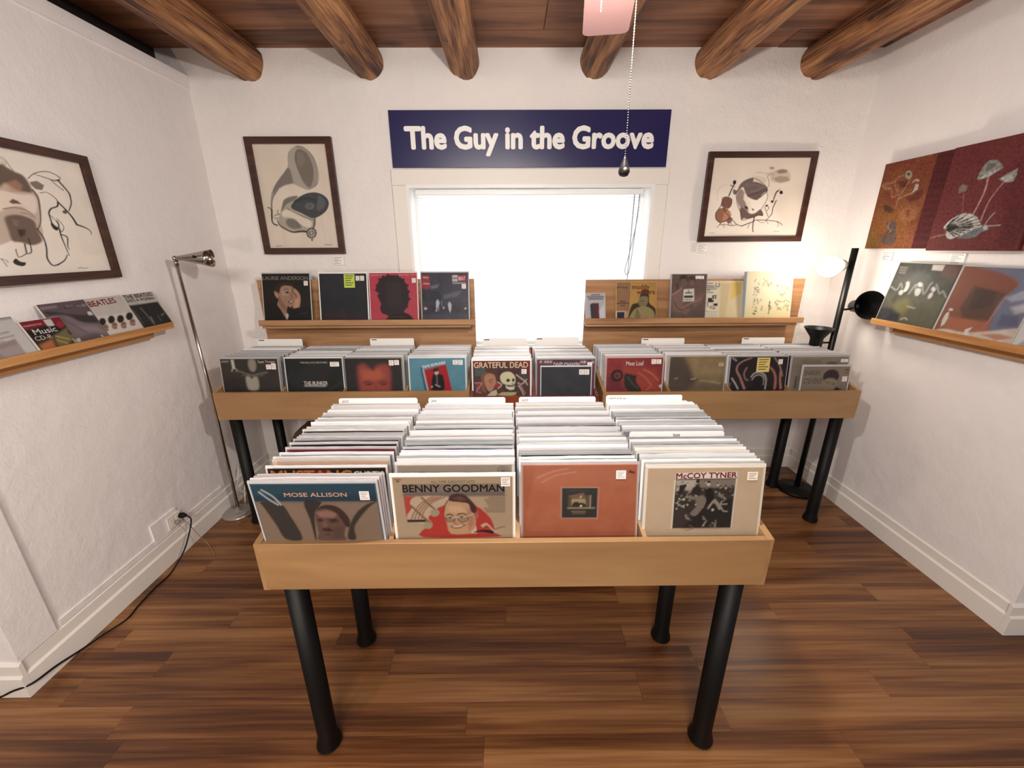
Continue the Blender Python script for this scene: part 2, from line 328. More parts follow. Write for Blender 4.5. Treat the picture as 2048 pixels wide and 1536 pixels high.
def add_print(root, name, w, h, part='cover_print', m=None, y=-0.0006, loc=None, stickers=True):
    me = art_mesh(name, w, h, y); me.materials.append(m or M_PRINT); me.name = part
    o = bpy.data.objects.new(part, me); C.objects.link(o); o.parent = root
    if loc: o.location = loc
    if stickers:
        for (u0, v0, u1, v1, c) in STK.get(name, []):
            b = MB(); x0, x1 = (u0/1000-.5)*w, (u1/1000-.5)*w; z0, z1 = (1-v1/1000)*h, (1-v0/1000)*h
            b.box(x0, x1, y-0.0014, y-0.0005, z0, z1, 0); n = 4 if (x1-x0) < .05 else 5; ww = x1-x0; hh = z1-z0
            for i in range(n):
                zc = z1-hh*(i+1)/(n+1); b.add([(x0+ww*.12, y-.0016, zc), (x1-ww*(.12+.25*((i*7) % 3)/2), y-.0016, zc), (x1-ww*(.12+.25*((i*7) % 3)/2), y-.0016, zc+hh*.06), (x0+ww*.12, y-.0016, zc+hh*.06)], [(0, 1, 2, 3)], 1)
            big = c in ('b8cc50', 'd8c070'); st = b.build('sticky_note' if big else 'price_sticker', [mat('sticker_paper', c, 0.6), mat('sticker_ink', '77716c' if not big else '4c4824', 0.6)], root)
            if loc: st.location = loc
            if big: st['label'] = 'yellow handwritten note' if c == 'd8c070' else 'yellow-green handwritten note'
    return o
ART={}
ART['drawing_left']=(250,160,'f2e8dc','''p|a07a62|0.55|6|359,261 455,144 534,123 561,140 593,165 627,182 647,220 659,296 677,346 664,456 644,559 636,661 612,727 554,760 502,738 462,721 358,766 295,645 294,488
p|4a2a18|0.85|12|420,192 532,131 560,144 596,172 631,189 649,237 655,315 613,322 570,313 531,271 491,312 421,358
p|b98c70|0.6|12|531,271 588,233 613,270 595,326 538,336
p|efe0d0|0.9|11|402,377 486,333 527,338 590,348 649,342 661,394 636,487 605,482 569,442 510,459 448,501 369,526
p|3a221a|0.9|5|514,416 537,389 559,401 575,426 556,425 528,429
s|7a5442|0.7|9.6|4.3|475,476 527,457 564,462 594,478 615,516 620,534
p|54382e|0.85|11|465,541 525,513 583,529 611,562 611,625 617,708 601,736 555,756 503,734 461,726 460,635
p|94786a|0.6|6|501,546 531,560 513,614 495,598
p|2c1610|0.8|9|505,636 550,625 536,675 507,689
s|4a2c20|0.9|11.2|5.6|659,296 675,355 664,456 644,559 614,625
s|6a4a3c|0.7|6.5|4.3|556,496 589,501 607,526
p|5c4436|0.85|5|658,235 701,217 734,246 714,290 679,288 661,261
s|1c1210|1|3.5|6.9|655,210 702,157 770,125 819,136 847,162
s|1c1210|1|3.5|10.5|701,164 764,181 806,192 839,177
s|1c1210|1|3.6|6.0|786,194 810,230 842,266
s|1c1210|1|11.2|6.2|827,185 850,231 872,284 872,332 864,382 836,444
s|1c1210|1|3.5|5.9|696,316 736,304 773,339 786,379
s|1c1210|1|10.0|12.5|786,379 817,437 844,502 858,565
s|1c1210|1|13.3|2.7|858,565 911,591 935,615 939,652
s|1c1210|1|10.7|5.9|784,375 772,414 730,440 709,478 706,525 707,600 721,623 744,579 740,541
p|1c1210|1|2|706,549 718,581 741,608 720,630 701,610 696,578
p|4a2a28|0.9|3|794,449 816,439 825,460 807,478 793,469
s|1c1210|1|3.6|3.6|711,497 738,551 745,636 769,601 762,558 744,521
s|1c1210|1|9.8|3.7|739,617 736,675 741,773 746,848
s|1c1210|1|9.9|2.5|739,661 771,684 756,763 760,793
s|1c1210|1|6.9|10.4|610,616 625,671 630,717 625,792 611,868 626,929 658,928
s|1c1210|1|11.0|4.9|658,928 707,891 735,843
s|1c1210|1|7.6|5.4|517,747 511,810 513,827 536,815 544,765 547,701
s|1c1210|1|4.2|5.3|462,792 464,854 511,824
p|1c1210|1|2|427,888 446,864 462,890 488,900 476,925 449,924 430,908
s|1c1210|0.8|4.0|2.0|339,850 366,864 395,874 402,892
s|1c1210|0.8|3.0|2.0|377,864 385,895 390,924
s|1c1210|0.8|4.1|4.1|545,71 568,85 575,111 592,167
s|1c1210|0.6|3.0|3.0|541,90 560,99 563,131
s|1c1210|0.6|3.0|3.0|537,110 550,118 553,142
s|3a3030|0.8|5.2|3.9|777,966 800,962 809,971 841,964''')
ART['drawing_gramophone']=(150,200,'d8ccbc','''p|8f8880|0.9|6|587,18 666,23 743,61 806,115 830,179 841,251 827,324 791,382 670,419 609,410 515,378 467,366 364,380 254,418 186,465 140,524 119,618 101,618 135,482 196,398 275,331 365,265 434,208 454,120 485,64
p|6a645e|0.8|10|432,216 492,255 470,353 366,371 242,414 173,465 194,406 275,331 365,265
p|a8a096|0.8|8|483,72 580,24 596,63 549,134 570,238 598,344 671,413 515,378 476,329 464,239 440,200
p|6e6459|0.9|7|585,55 660,50 726,85 767,156 782,236 758,325 699,400 632,360 586,278 554,198 549,119
p|8a8074|0.5|9|594,71 666,78 690,141 625,213 570,182
s|54504a|0.7|4.8|4.8|587,18 688,30 775,84 823,155 843,243 839,312 791,382 669,421
s|4a4642|0.9|8.7|11.2|254,418 184,473 137,533 114,618 104,696
s|2a2622|1|7.6|11.3|62,592 95,601 110,636
s|2a2622|1|20.4|12.7|113,623 94,688 98,748 157,770
p|a59e90|0.95|8|305,522 389,492 517,484 409,572 473,631 591,677 675,710 715,705 692,784 575,821 416,832 267,799 176,747 224,651 266,582
p|dcd2c0|0.9|14|254,634 361,615 526,682 645,733 619,794 508,769 343,693 255,685
p|6a665c|0.9|10|305,522 389,492 505,482 459,520 349,556 288,599 241,634 266,582
p|6c685e|0.9|12|284,729 341,702 417,709 483,761 489,796 396,806 310,781
s|3c3a34|1|11.6|20.6|169,721 190,769 265,808 363,837 481,831 572,835
s|55504a|0.9|7.6|7.6|207,617 181,643 209,660 143,670 147,704 189,691
s|4a4640|0.9|6.3|6.3|339,598 361,615 527,678 674,713 716,697
s|5c564c|1|23.0|17.9|700,714 683,767 663,802
p|3c4044|1|4|394,598 442,537 542,486 650,455 765,448 862,469 924,514 931,565 884,626 799,670 716,697 652,698 532,652
p|5a5e60|0.7|14|798,474 892,515 893,574 792,635 746,610 775,525
p|686a6a|0.8|5|720,581 704,601 669,614 629,614 600,602 592,582 608,562 643,549 682,549 712,561
p|4a4c50|0.8|4|695,578 685,590 665,597 641,597 623,590 618,579 628,568 648,561 672,561 690,567
s|23262a|0.8|19.9|12.5|455,537 615,501 750,525
p|2c2824|1|3|702,848 682,881 640,901 594,902 561,882 553,850 574,817 615,797 661,796 694,816
p|c8beac|1|3|688,848 671,875 638,891 600,892 574,876 567,850 584,824 618,807 655,807 681,822
s|2c2824|1|11.6|6.5|685,848 646,849
s|2c2824|1|11.7|6.5|669,874 641,856
s|2c2824|1|11.7|6.5|637,890 631,861
s|2c2824|1|11.7|6.5|602,890 620,861
s|2c2824|1|11.7|6.5|576,875 611,857
s|2c2824|1|11.6|6.5|570,850 609,849
s|2c2824|1|11.6|6.5|586,825 614,842
s|2c2824|1|11.6|6.4|618,809 624,837
s|2c2824|1|11.6|6.4|653,808 636,837
s|2c2824|1|11.6|6.5|679,823 644,841
p|2c2824|1|2|602,910 638,910 617,935
s|5c544a|0.7|5.3|3.9|81,980 174,977
s|5c544a|0.7|5.2|3.9|794,969 893,971''')
ART['drawing_cello']=(200,150,'e4d8ca','''p|f0e6da|0.7|51|27,453 325,363 646,457 833,932 6,988
p|b09c80|0.5|13|455,182 498,165 546,183 605,175 691,140 792,158 829,249 806,294 708,306 636,283 604,220 532,192
p|8a7260|0.8|8|586,121 618,103 648,130 616,143
p|80665a|0.8|9|668,162 721,135 783,149 774,185 699,193
p|94806a|0.7|9|654,247 711,221 796,230 826,276 732,311 674,283
s|8a7a5c|0.6|8.3|5.2|589,219 623,193 650,220 635,274
s|5c4c40|0.9|4.2|5.2|581,219 611,292 615,347 600,374
p|c9bba2|0.6|8|429,218 537,228 585,246 579,310 491,282
p|4a3a38|0.9|8|251,385 292,399 313,326 360,272 432,243 446,291 382,326 356,363 350,437 298,455 259,445
p|f2e9de|0.95|6|341,363 407,400 499,512 595,420 622,476 613,550 567,663 522,681 444,676 361,642 310,548 291,455
p|7c625a|0.85|13|291,455 328,381 381,437 375,511 421,567 446,633 443,671 392,643 341,604 308,529
p|e8dccf|0.8|6|366,437 412,493 450,549 477,634 459,671 434,633 396,548
p|5f4c48|0.95|6|355,354 396,317 454,291 534,314 595,365 607,402 568,447 524,521 468,512 409,474 379,418
s|907c74|0.7|6.3|5.2|385,345 459,327 539,355 597,383
s|372a2a|0.9|7.4|6.3|409,474 475,447 547,410 593,383
s|a08c82|0.7|5.3|5.3|433,419 500,401 556,365
s|2a1c1c|1|6.3|8.4|432,243 497,273 566,328 605,383 602,420 543,494
p|604a46|0.95|8|351,623 408,643 470,700 524,691 572,644 606,720 560,724 516,748 455,767 408,762 387,776
s|1c1210|1|4.3|8.6|293,473 324,595 367,690 390,781 455,765 515,743 559,719 606,724 587,672
p|2c1c1a|0.95|4|394,595 435,614 439,643 407,633
p|2c1c1a|0.95|4|476,629 506,643 493,667
s|1c1210|0.9|3.2|5.3|596,402 624,476 613,550 585,625 571,663
p|7a5244|1|4|154,509 177,477 233,491 258,538 247,604 219,632 179,622 147,584
p|94644e|1|4|126,641 171,622 220,641 257,689 265,756 224,804 162,818 118,774 102,707
p|c48e68|0.7|6|193,679 254,661 276,718 236,775 183,794
s|1c1210|1|6.5|8.6|152,491 150,575 126,641 103,698 118,774 171,823
s|1c1210|1|5.4|5.4|251,510 254,594 220,641
s|1c1210|1|12.7|9.5|215,468 235,380 252,325
p|1c1210|1|2|233,298 245,269 269,280 270,316 249,335
s|1c1210|1|9.5|5.3|218,334 239,348 266,353
s|1c1210|1|5.4|7.6|179,622 210,689 264,746 302,795 347,843 401,863
s|1c1210|1|10.9|6.5|401,863 456,834 516,805 533,786 647,787 758,802 809,826 833,853
s|1c1210|1|10.9|7.6|520,748 518,825 527,921 538,941
s|1c1210|1|6.6|6.6|171,828 165,842 228,842 294,857 340,848
s|1c1210|0.9|4.4|3.3|165,842 134,881
s|1c1210|0.9|4.4|3.3|197,842 217,881
p|6a4450|0.9|5|223,794 249,746 289,756 287,804 259,833
s|1c1210|0.9|4.4|4.4|241,813 270,857
s|1c1210|0.9|4.4|4.4|272,814 301,852
s|1c1210|1|6.4|9.7|650,787 698,711 701,626 723,532
s|1c1210|1|4.3|4.3|667,739 633,663 615,616 635,597 659,625 645,663
p|1c1210|1|3|644,597 642,605 637,609 629,609 622,605 619,597 620,589 626,584 633,584 640,589
s|1c1210|1|8.4|14.8|693,541 696,485 710,421 727,407
p|1c1210|1|3|693,559 687,563 677,560 670,551 666,541 668,532 675,529 684,532 691,540 695,551
p|2a1a20|1|4|777,429 776,443 768,451 756,451 746,443 740,428 742,414 750,406 761,406 772,415
s|1c1210|1|5.2|4.2|726,403 739,384
s|1c1210|0.8|4.3|4.3|560,786 596,815 639,816
s|1c1210|0.8|4.3|3.3|647,789 681,833
s|1c1210|0.8|5.4|3.3|767,805 791,836 789,874
s|1c1210|0.9|4.4|3.3|480,834 468,892
s|b8aa8e|0.5|6.3|5.3|105,528 87,434 116,352 174,320
s|4c4440|0.7|4.4|3.3|70,954 123,957
s|3c3430|0.8|5.5|4.4|755,937 814,937''')
ART['canvas_flower']=(90,90,'8a4a2c','''p|96602c|0.8|87|-123,561 660,539 1078,999 -16,1011
p|8e3a34|0.7|95|2,12 988,-3 1008,220 427,93 22,202
p|a05a3c|0.6|53|784,775 991,699 1003,989 750,992
p|a08040|0.6|46|-10,898 92,765 308,898 278,997 22,999
n|b07a4a|0.35
s|c49078|0.9|8.6|8.6|465,166 312,193 342,287 440,365 324,399 253,302 45,246 60,236 274,231 312,193
s|c49078|0.9|8.8|7.3|45,246 131,294 248,291
p|5c2c26|0.8|16|348,227 536,231 611,306 470,316
p|c8c0a8|0.9|7|617,178 618,204 593,217 552,214 509,195 482,167 481,141 507,128 548,131 591,151
p|2c1c1c|0.9|7|583,168 582,178 567,183 543,181 521,173 508,161 510,151 525,146 548,148 570,156
s|c8a080|0.9|8.3|11.1|605,226 546,321 476,398 464,520
s|c8a080|0.8|6.8|6.8|492,429 587,399 722,382
p|dcd0d0|0.9|7|713,382 737,344 741,286 800,300 809,349
s|e0d8cc|0.9|13.2|10.6|676,261 720,245 788,260
p|6a3428|0.9|15|601,425 763,395 891,344 940,405 871,469 738,482
p|4a3630|0.9|14|171,465 320,503 452,551 360,578 237,553
s|8a5a3c|0.8|7.4|7.4|113,356 153,443
p|b07a50|0.7|27|563,565 729,532 918,559 935,658 783,704 599,669
p|8a4030|0.8|13|686,570 748,552 809,635 732,642
p|6a5450|0.95|14|362,694 470,676 578,699 597,773 655,919 540,957 346,931 341,844 413,791
s|b0a090|0.9|10.1|8.7|495,797 410,748 416,685
s|403030|0.8|7.3|7.3|412,941 401,844 461,770''')
ART['canvas_ribbed']=(24,90,'7c2e30','''s|5a1c20|0.8|20.6|13.8|29,-8 422,-3 896,12
s|6a2a28|0.8|20.6|13.7|39,23 432,27 906,44
s|4a1418|0.8|20.6|13.7|49,55 442,59 915,75
s|5a1c20|0.8|20.6|13.7|59,86 451,90 925,106
s|6a2a28|0.8|20.6|13.7|34,97 427,101 901,116
s|4a1418|0.8|20.6|13.7|44,129 436,132 910,147
s|5a1c20|0.8|20.6|13.7|54,161 446,164 920,178
s|6a2a28|0.8|20.6|13.7|29,171 422,174 896,189
s|4a1418|0.8|20.6|13.7|39,203 431,206 905,220
s|5a1c20|0.8|20.6|13.7|49,235 441,237 915,251
s|6a2a28|0.8|20.6|13.7|59,266 451,268 924,282
s|4a1418|0.8|20.6|13.7|34,277 426,279 900,293
s|5a1c20|0.8|20.6|13.7|44,309 436,310 910,324
s|6a2a28|0.8|20.6|13.7|54,340 446,342 919,355
s|4a1418|0.8|20.6|13.7|29,351 421,352 895,365
s|5a1c20|0.8|20.6|13.7|39,382 431,384 905,396
s|6a2a28|0.8|20.6|13.7|49,414 441,415 914,427
s|4a1418|0.8|20.6|13.7|59,446 451,446 924,458
s|5a1c20|0.8|20.6|13.7|34,456 426,457 900,469
s|6a2a28|0.8|20.6|13.7|44,488 436,488 909,500
s|4a1418|0.8|20.6|13.7|54,519 446,520 919,531
s|5a1c20|0.8|20.6|13.7|29,530 421,530 895,542
s|6a2a28|0.8|20.6|13.7|39,562 431,562 904,573
s|4a1418|0.8|20.6|13.7|49,593 441,593 914,603
s|5a1c20|0.8|20.6|13.7|59,625 451,624 923,634
s|6a2a28|0.8|20.6|13.7|34,636 426,635 899,645
s|4a1418|0.8|20.6|13.7|44,667 436,666 909,676
s|5a1c20|0.8|20.5|13.7|54,699 446,697 918,707
s|6a2a28|0.8|20.6|13.7|29,710 421,708 894,718
s|4a1418|0.8|20.6|13.7|39,741 431,739 904,749
s|5a1c20|0.8|20.5|13.7|49,772 441,770 913,779
s|6a2a28|0.8|20.5|13.7|59,804 450,802 923,810
s|4a1418|0.8|20.5|13.7|34,815 426,813 899,821
s|5a1c20|0.8|20.5|13.7|44,846 435,844 908,852
s|6a2a28|0.8|20.5|13.7|54,878 445,875 918,883
s|4a1418|0.8|20.5|13.7|29,889 421,886 894,893
s|5a1c20|0.8|20.5|13.7|39,920 430,917 903,924
s|6a2a28|0.8|20.5|13.7|49,951 440,948 913,955
s|4a1418|0.8|20.5|13.7|59,983 450,979 922,986
s|5a1c20|0.8|20.5|13.7|34,994 425,990 898,997''')
ART['canvas_snail']=(130,110,'7a3236','''n|8a4a40|0.35
p|804038|0.5|55|5,954 186,688 592,854 531,995
p|6a2428|0.6|53|657,283 964,133 1092,927 830,985
s|5a1c22|0.5|6.2|2.7|800,605 884,614 1004,615
s|5a1c22|0.5|6.2|2.7|801,624 885,633 1001,633
s|5a1c22|0.5|6.2|2.6|802,643 886,652 999,651
s|5a1c22|0.5|6.1|2.6|803,661 887,670 996,669
s|5a1c22|0.5|6.1|2.6|804,680 887,688 993,687
s|5a1c22|0.5|6.0|2.6|806,698 888,706 991,704
s|5a1c22|0.5|6.0|2.6|807,716 889,724 988,722
s|5a1c22|0.5|6.0|2.6|808,734 890,741 985,739
s|5a1c22|0.5|5.9|2.5|809,752 890,759 983,756
s|5a1c22|0.5|5.9|2.5|810,769 891,776 980,773
s|5a1c22|0.5|5.8|2.5|811,787 892,793 978,790
s|5a1c22|0.5|5.8|2.5|812,804 893,810 975,806
s|5a1c22|0.5|5.8|2.5|814,821 893,827 973,823
s|5a1c22|0.5|5.7|2.5|815,838 894,844 970,839
s|5a1c22|0.5|5.7|2.4|816,855 895,860 968,856
s|5a1c22|0.5|5.7|2.4|817,871 895,876 965,872
s|5a1c22|0.5|5.6|2.4|818,888 896,893 963,888
s|5a1c22|0.5|5.6|2.4|819,904 897,909 961,904
s|5a1c22|0.5|5.5|2.4|820,921 898,925 958,920
s|5a1c22|0.5|5.5|2.4|821,937 898,941 956,935
s|5a1c22|0.5|5.5|2.3|822,953 899,956 953,951
s|5a1c22|0.5|5.4|2.3|823,968 900,972 951,966
s|d8a8a0|0.9|18.4|14.3|482,339 491,449 469,568 445,658
s|d8a8a0|0.9|8.8|11.8|652,401 596,492 565,583 552,726
s|b87870|0.7|5.3|5.3|265,453 316,627
p|a8a8a0|0.95|6|370,337 377,261 404,205 447,178 526,195 597,257 584,274 489,321
p|e0e0dc|0.8|8|383,338 445,297 581,264 489,322
p|5c4c4c|0.6|8|430,208 518,209 516,247 426,276
p|a8a8a0|0.95|6|598,359 666,321 750,289 759,340 748,401 674,398
p|dcdcd8|0.7|8|607,360 713,326 740,391 673,396
p|9a8c80|0.9|6|197,443 189,386 224,359 287,390 276,431
s|c0a090|0.9|4.0|9.9|27,870 106,851 198,837
s|c8c0b8|0.95|8.3|9.2|604,770 634,706 669,657
s|d0c0b8|0.95|8.0|6.2|620,770 695,772 767,771
p|86868c|1|4|349,873 421,837 516,786 609,770 667,805 604,825 553,868 471,882
s|d0d0d4|0.9|4.6|4.6|372,859 487,801 587,769
p|dfe0d0|1|4|649,790 648,802 639,809 624,809 610,801 602,788 603,776 612,769 627,769 641,777
p|e8e6e0|1|3|147,761 183,713 251,666 328,643 426,653 508,693 559,749 567,772 487,801 390,844 330,869 267,886 213,857 196,802 158,777
s|2a2420|0.95|3.0|3.0|189,764 390,649
s|1c1816|1|4.0|12.9|282,716 346,682
s|1c1816|1|4.0|9.0|198,765 253,736
s|2a2420|0.95|2.9|2.9|198,767 468,674
s|1c1816|1|3.9|12.7|323,728 408,701
s|1c1816|1|4.0|8.9|208,768 282,744
s|2a2420|0.95|2.9|2.9|203,770 518,705
s|1c1816|1|3.8|12.5|349,744 448,726
s|1c1816|1|3.9|8.9|214,772 302,756
s|2a2420|0.95|2.9|2.9|207,773 546,734
s|1c1816|1|3.8|12.4|365,758 471,748
s|1c1816|1|3.9|8.8|218,775 313,766
s|2a2420|0.95|2.9|2.9|208,775 560,761
s|1c1816|1|3.8|12.3|373,772 482,769
s|1c1816|1|3.9|8.8|220,778 319,776
s|2a2420|0.95|2.9|2.9|205,778 526,783
s|1c1816|1|3.8|12.3|355,783 455,786
s|1c1816|1|3.9|8.8|216,781 306,784
s|2a2420|0.95|2.9|2.9|198,780 467,808
s|1c1816|1|3.8|12.3|325,796 409,806
s|1c1816|1|3.9|8.8|209,784 284,793
s|2a2420|0.95|2.9|2.9|193,783 419,829
s|1c1816|1|3.8|12.3|300,807 371,823
s|1c1816|1|3.9|8.8|202,787 266,801
s|2a2420|0.95|2.9|2.9|188,785 369,851
s|1c1816|1|3.8|12.4|274,818 332,840
s|1c1816|1|3.9|8.8|196,790 248,809
s|2a2420|0.95|2.9|2.9|184,786 329,866
s|1c1816|1|3.8|12.4|253,826 300,851
s|1c1816|1|3.9|8.8|191,792 233,815
s|2a2420|0.95|3.0|3.0|181,764 304,645
s|1c1816|1|4.0|13.1|239,715 280,679
s|1c1816|1|4.0|9.0|187,765 222,735
s|2a2420|0.95|3.0|3.0|175,766 252,667
s|1c1816|1|4.0|13.1|213,726 239,697
s|1c1816|1|4.0|9.0|181,768 203,743''')
ART['lp_dark_faces']=(64,70,'3c4034','''p|62604a|0.8|79|11,535 1010,462 1021,990 25,954
p|8a8450|0.8|67|189,655 388,552 516,644 422,870 250,784
p|232838|0.95|42|-77,741 183,738 412,818 398,941 -4,958
p|2c3230|0.9|66|20,12 681,8 735,272 487,462 50,202
p|343c34|0.8|41|201,681 242,486 174,465 121,607
p|6a3830|0.9|14|764,23 996,18 998,215 748,157
p|e8e8e4|1|7|339,386 331,434 307,459 277,452 253,414 243,361 251,312 275,287 305,295 329,333
p|2c3230|1|7|276,383 272,420 261,440 246,436 233,409 228,370 232,334 244,313 259,317 271,344
p|e4e4e0|1|7|282,488 269,508 246,514 222,504 206,482 204,456 217,436 240,430 264,440 280,462
p|f0f0ea|1|7|545,319 547,342 534,358 510,360 484,347 466,326 463,303 477,287 501,286 527,298
p|f0f0ea|1|7|570,447 560,483 534,499 504,490 480,459 473,418 484,382 509,366 540,375 563,406
p|2a2e2c|1|5|550,375 544,381 526,382 503,377 483,370 475,361 481,355 500,354 523,358 542,366
p|eceae6|1|6|781,370 784,393 774,407 754,409 732,397 716,376 712,354 722,339 743,337 765,349
p|eceae6|1|6|776,482 764,509 745,520 726,512 716,488 717,456 729,430 748,419 766,427 777,451
s|b8bcb4|0.9|7.0|7.0|21,396 147,440 169,329 234,405
s|b8bcb4|0.9|6.7|6.7|386,485 436,322 464,412
s|b8bcb4|0.9|6.4|6.4|542,313 636,461 664,316 685,276
s|b8bcb4|0.9|6.2|6.2|759,296 868,426 901,385 992,476
p|e8e4dc|1|5|568,11 751,9 752,96 584,90
p|8c8884|0.9|5|25,53 177,66 169,174 41,168
s|3a3a38|0.9|8.3|8.3|43,93 171,100
s|3a3a38|0.9|8.3|8.3|48,133 168,140
s|c8c0b0|0.9|15.9|7.9|461,677 533,682 591,688
s|d0c8b0|0.9|13.3|8.0|448,893 503,859 554,878
n|8c8c80|0.2''')
ART['lp_rust_cliff']=(80,70,'a06a54','''p|8c4f3e|0.9|23|1,2 329,1 744,184 688,371 642,722 129,727 52,927 2,993 -17,572
p|5c4038|0.95|28|252,261 680,324 652,493 633,701 309,725 207,595
p|46342f|0.9|23|287,284 581,321 589,524 320,605
p|74809c|0.95|27|178,-5 1000,0 1054,490 993,721 895,840 706,820 652,493 700,346 764,182 473,61
p|b8bcd0|0.8|26|693,383 834,286 972,249 963,366 785,431
p|e0dce0|0.7|30|811,497 979,410 1054,490 891,576
p|54587c|0.7|30|747,596 946,591 993,721 766,768
p|b46c50|0.9|21|129,727 647,732 684,866 476,880 165,909
p|e8dccc|0.9|20|2,993 143,912 403,914 695,843 941,761 1020,768 999,1000 667,1014
p|c07458|0.8|19|635,896 849,848 1002,872 838,942
p|f0e8e0|1|7|74,889 48,786 57,688 92,659 117,752 108,848
p|f0e8e0|1|7|131,623 131,635 119,643 100,646 81,641 70,631 70,619 81,610 100,608 119,613
p|f0e8e0|1|5|423,954 419,867 493,822 470,891 509,949
s|c89070|0.9|10.8|8.6|698,370 670,537 641,744
s|4a3428|0.8|8.5|8.5|180,980 334,980 425,959 622,961
s|4a3428|0.7|4.8|4.8|641,978 815,981 953,989
n|705048|0.3''')
ART['lp_white_right']=(40,40,'e4e2e0','''p|808088|0.8|22|-62,561 105,550 117,682 18,685
p|9a7c80|0.7|26|0,1000 198,731 689,987
n|606060|0.15''')
ART['single_show']=(44,36,'dcd4cc','''p|2c2a2a|1|11|5,287 953,297 1000,1000 0,1000
s|86807c|0.8|39.1|27.9|300,402 346,611 365,820
s|a8a098|0.8|28.4|28.4|421,682 386,883
s|94908c|0.8|29.4|17.7|789,687 909,647
s|6c6864|0.8|38.0|24.4|44,446 66,592 66,822
s|78746e|0.7|34.9|23.3|659,694 676,817
n|504c48|0.2''')
ART['single_four_faces']=(48,40,'dcd4cc','''p|ece4dc|1|8|19,430 1063,464 994,984 12,989
p|2a2220|1|13|133,617 70,661 8,674 -30,651 -31,602 6,545 68,501 131,487 171,509 172,559
p|b48468|1|15|86,770 28,805 -23,812 -51,790 -44,746 -5,697 52,661 105,653 134,675 127,720
s|3a2820|0.9|12.6|12.6|14,702 97,706
s|5a3028|0.9|12.5|12.5|10,793 63,795
p|2a2220|1|13|390,605 324,650 259,663 218,640 217,589 257,530 322,485 388,471 430,493 431,545
p|b48468|1|16|341,761 280,797 225,805 196,782 203,736 245,686 305,649 361,641 391,664 384,710
s|3a2820|0.9|13.0|13.0|265,692 353,696
s|5a3028|0.9|13.0|13.0|261,785 317,786
p|2a2220|1|14|636,629 567,675 498,688 455,664 455,613 496,552 564,506 634,492 678,515 679,568
p|b48468|1|16|585,788 521,825 463,833 432,810 440,763 483,712 547,674 605,666 637,689 629,736
s|3a2820|0.9|13.5|13.5|505,718 597,722
s|5a3028|0.9|13.5|13.5|501,813 559,815
p|2a2220|1|14|929,603 856,650 783,664 738,639 737,586 781,525 853,477 926,462 973,486 974,540
p|b48468|1|17|875,767 807,805 746,813 714,789 722,741 768,688 834,650 896,641 930,665 922,713
s|3a2820|0.9|14.1|14.1|791,694 887,698
s|5a3028|0.9|14.0|14.0|786,792 847,794''')
ART['single_bare']=(60,44,'6c5c60','''p|3a3436|0.9|31|63,152 313,217 547,305 950,401 937,582 570,483 409,305 99,250
p|8c7c80|0.9|46|56,312 409,305 620,518 1001,648 990,925 690,798 262,802 68,578
p|a4949a|0.6|49|453,586 867,648 940,828 609,725
p|4a464c|0.9|32|43,647 273,858 322,1007 0,999
p|405054|0.8|29|399,890 813,939 634,1007 330,996
s|b0a4a4|0.6|19.8|13.2|108,298 238,491 251,747
s|544a50|0.7|20.5|13.7|236,298 400,524 578,772
s|9a8a90|0.9|61.4|53.3|50,83 339,83
s|a898a0|0.9|45.3|45.3|538,113 946,137
p|e8e4e0|1|7|56,829 333,841 298,1006 3,995
p|2a2624|1|9|241,931 202,968 152,984 112,973 96,939 111,896 150,860 199,843 239,854 256,887
p|c0a080|1|9|205,970 184,990 157,998 134,992 125,973 132,950 153,931 180,922 203,928 213,947
p|f4f0ee|1|7|805,867 845,890 890,1015 821,1012
p|e8e4e0|1|7|884,288 963,301 976,380 865,373''')
ART['cd_pack']=(50,44,'3a3028','''p|8c1c30|1|10|0,0 1000,0 965,149 -46,249
p|7a1a2c|0.9|21|0,0 -8,161 -23,869 0,1000 -87,989 -68,268
p|e0dcd8|1|8|559,31 754,32 738,242 556,257
p|a42c3c|1|8|977,264 928,318 859,342 798,328 767,280 777,219 826,166 893,142 954,155 987,202
p|241a18|1|16|-47,273 533,226 772,282 812,422 212,532 68,558
p|c4764c|0.95|57|56,722 430,625 352,986 11,1003
p|8a7c54|0.8|59|524,549 1009,370 1031,683 517,1001 448,802
p|3c3c34|0.9|24|1133,535 1081,595 1008,622 943,605 911,552 924,483 975,424 1046,398 1111,413 1144,465
s|e8e4dc|0.95|24.8|24.8|909,749 1032,869
s|e8e4dc|0.95|25.0|25.0|912,828 1031,935
s|e8e4dc|0.95|25.3|25.3|915,908 1030,1001
s|e8e4dc|0.95|25.5|25.5|917,990 1029,1068
s|d8b860|0.9|29.4|23.5|573,562 828,734
s|d8b860|0.8|29.7|23.7|535,688 714,843''')
ART['single_white']=(40,36,'dcd8d6','''p|a08c88|0.9|31|8,616 762,522 736,966 45,956
p|c0b4b2|0.6|33|291,710 774,638 754,884 343,916
s|6c3038|0.8|28.3|20.2|61,652 170,858
s|4c4c50|0.9|73.2|58.5|193,109 588,3
s|8c9090|0.8|78.2|60.8|654,17 1005,22
s|706c6c|0.7|15.1|15.1|73,406 750,342
s|706c6c|0.7|14.3|14.3|71,487 786,443
s|706c6c|0.5|12.8|12.8|25,560 529,533''')
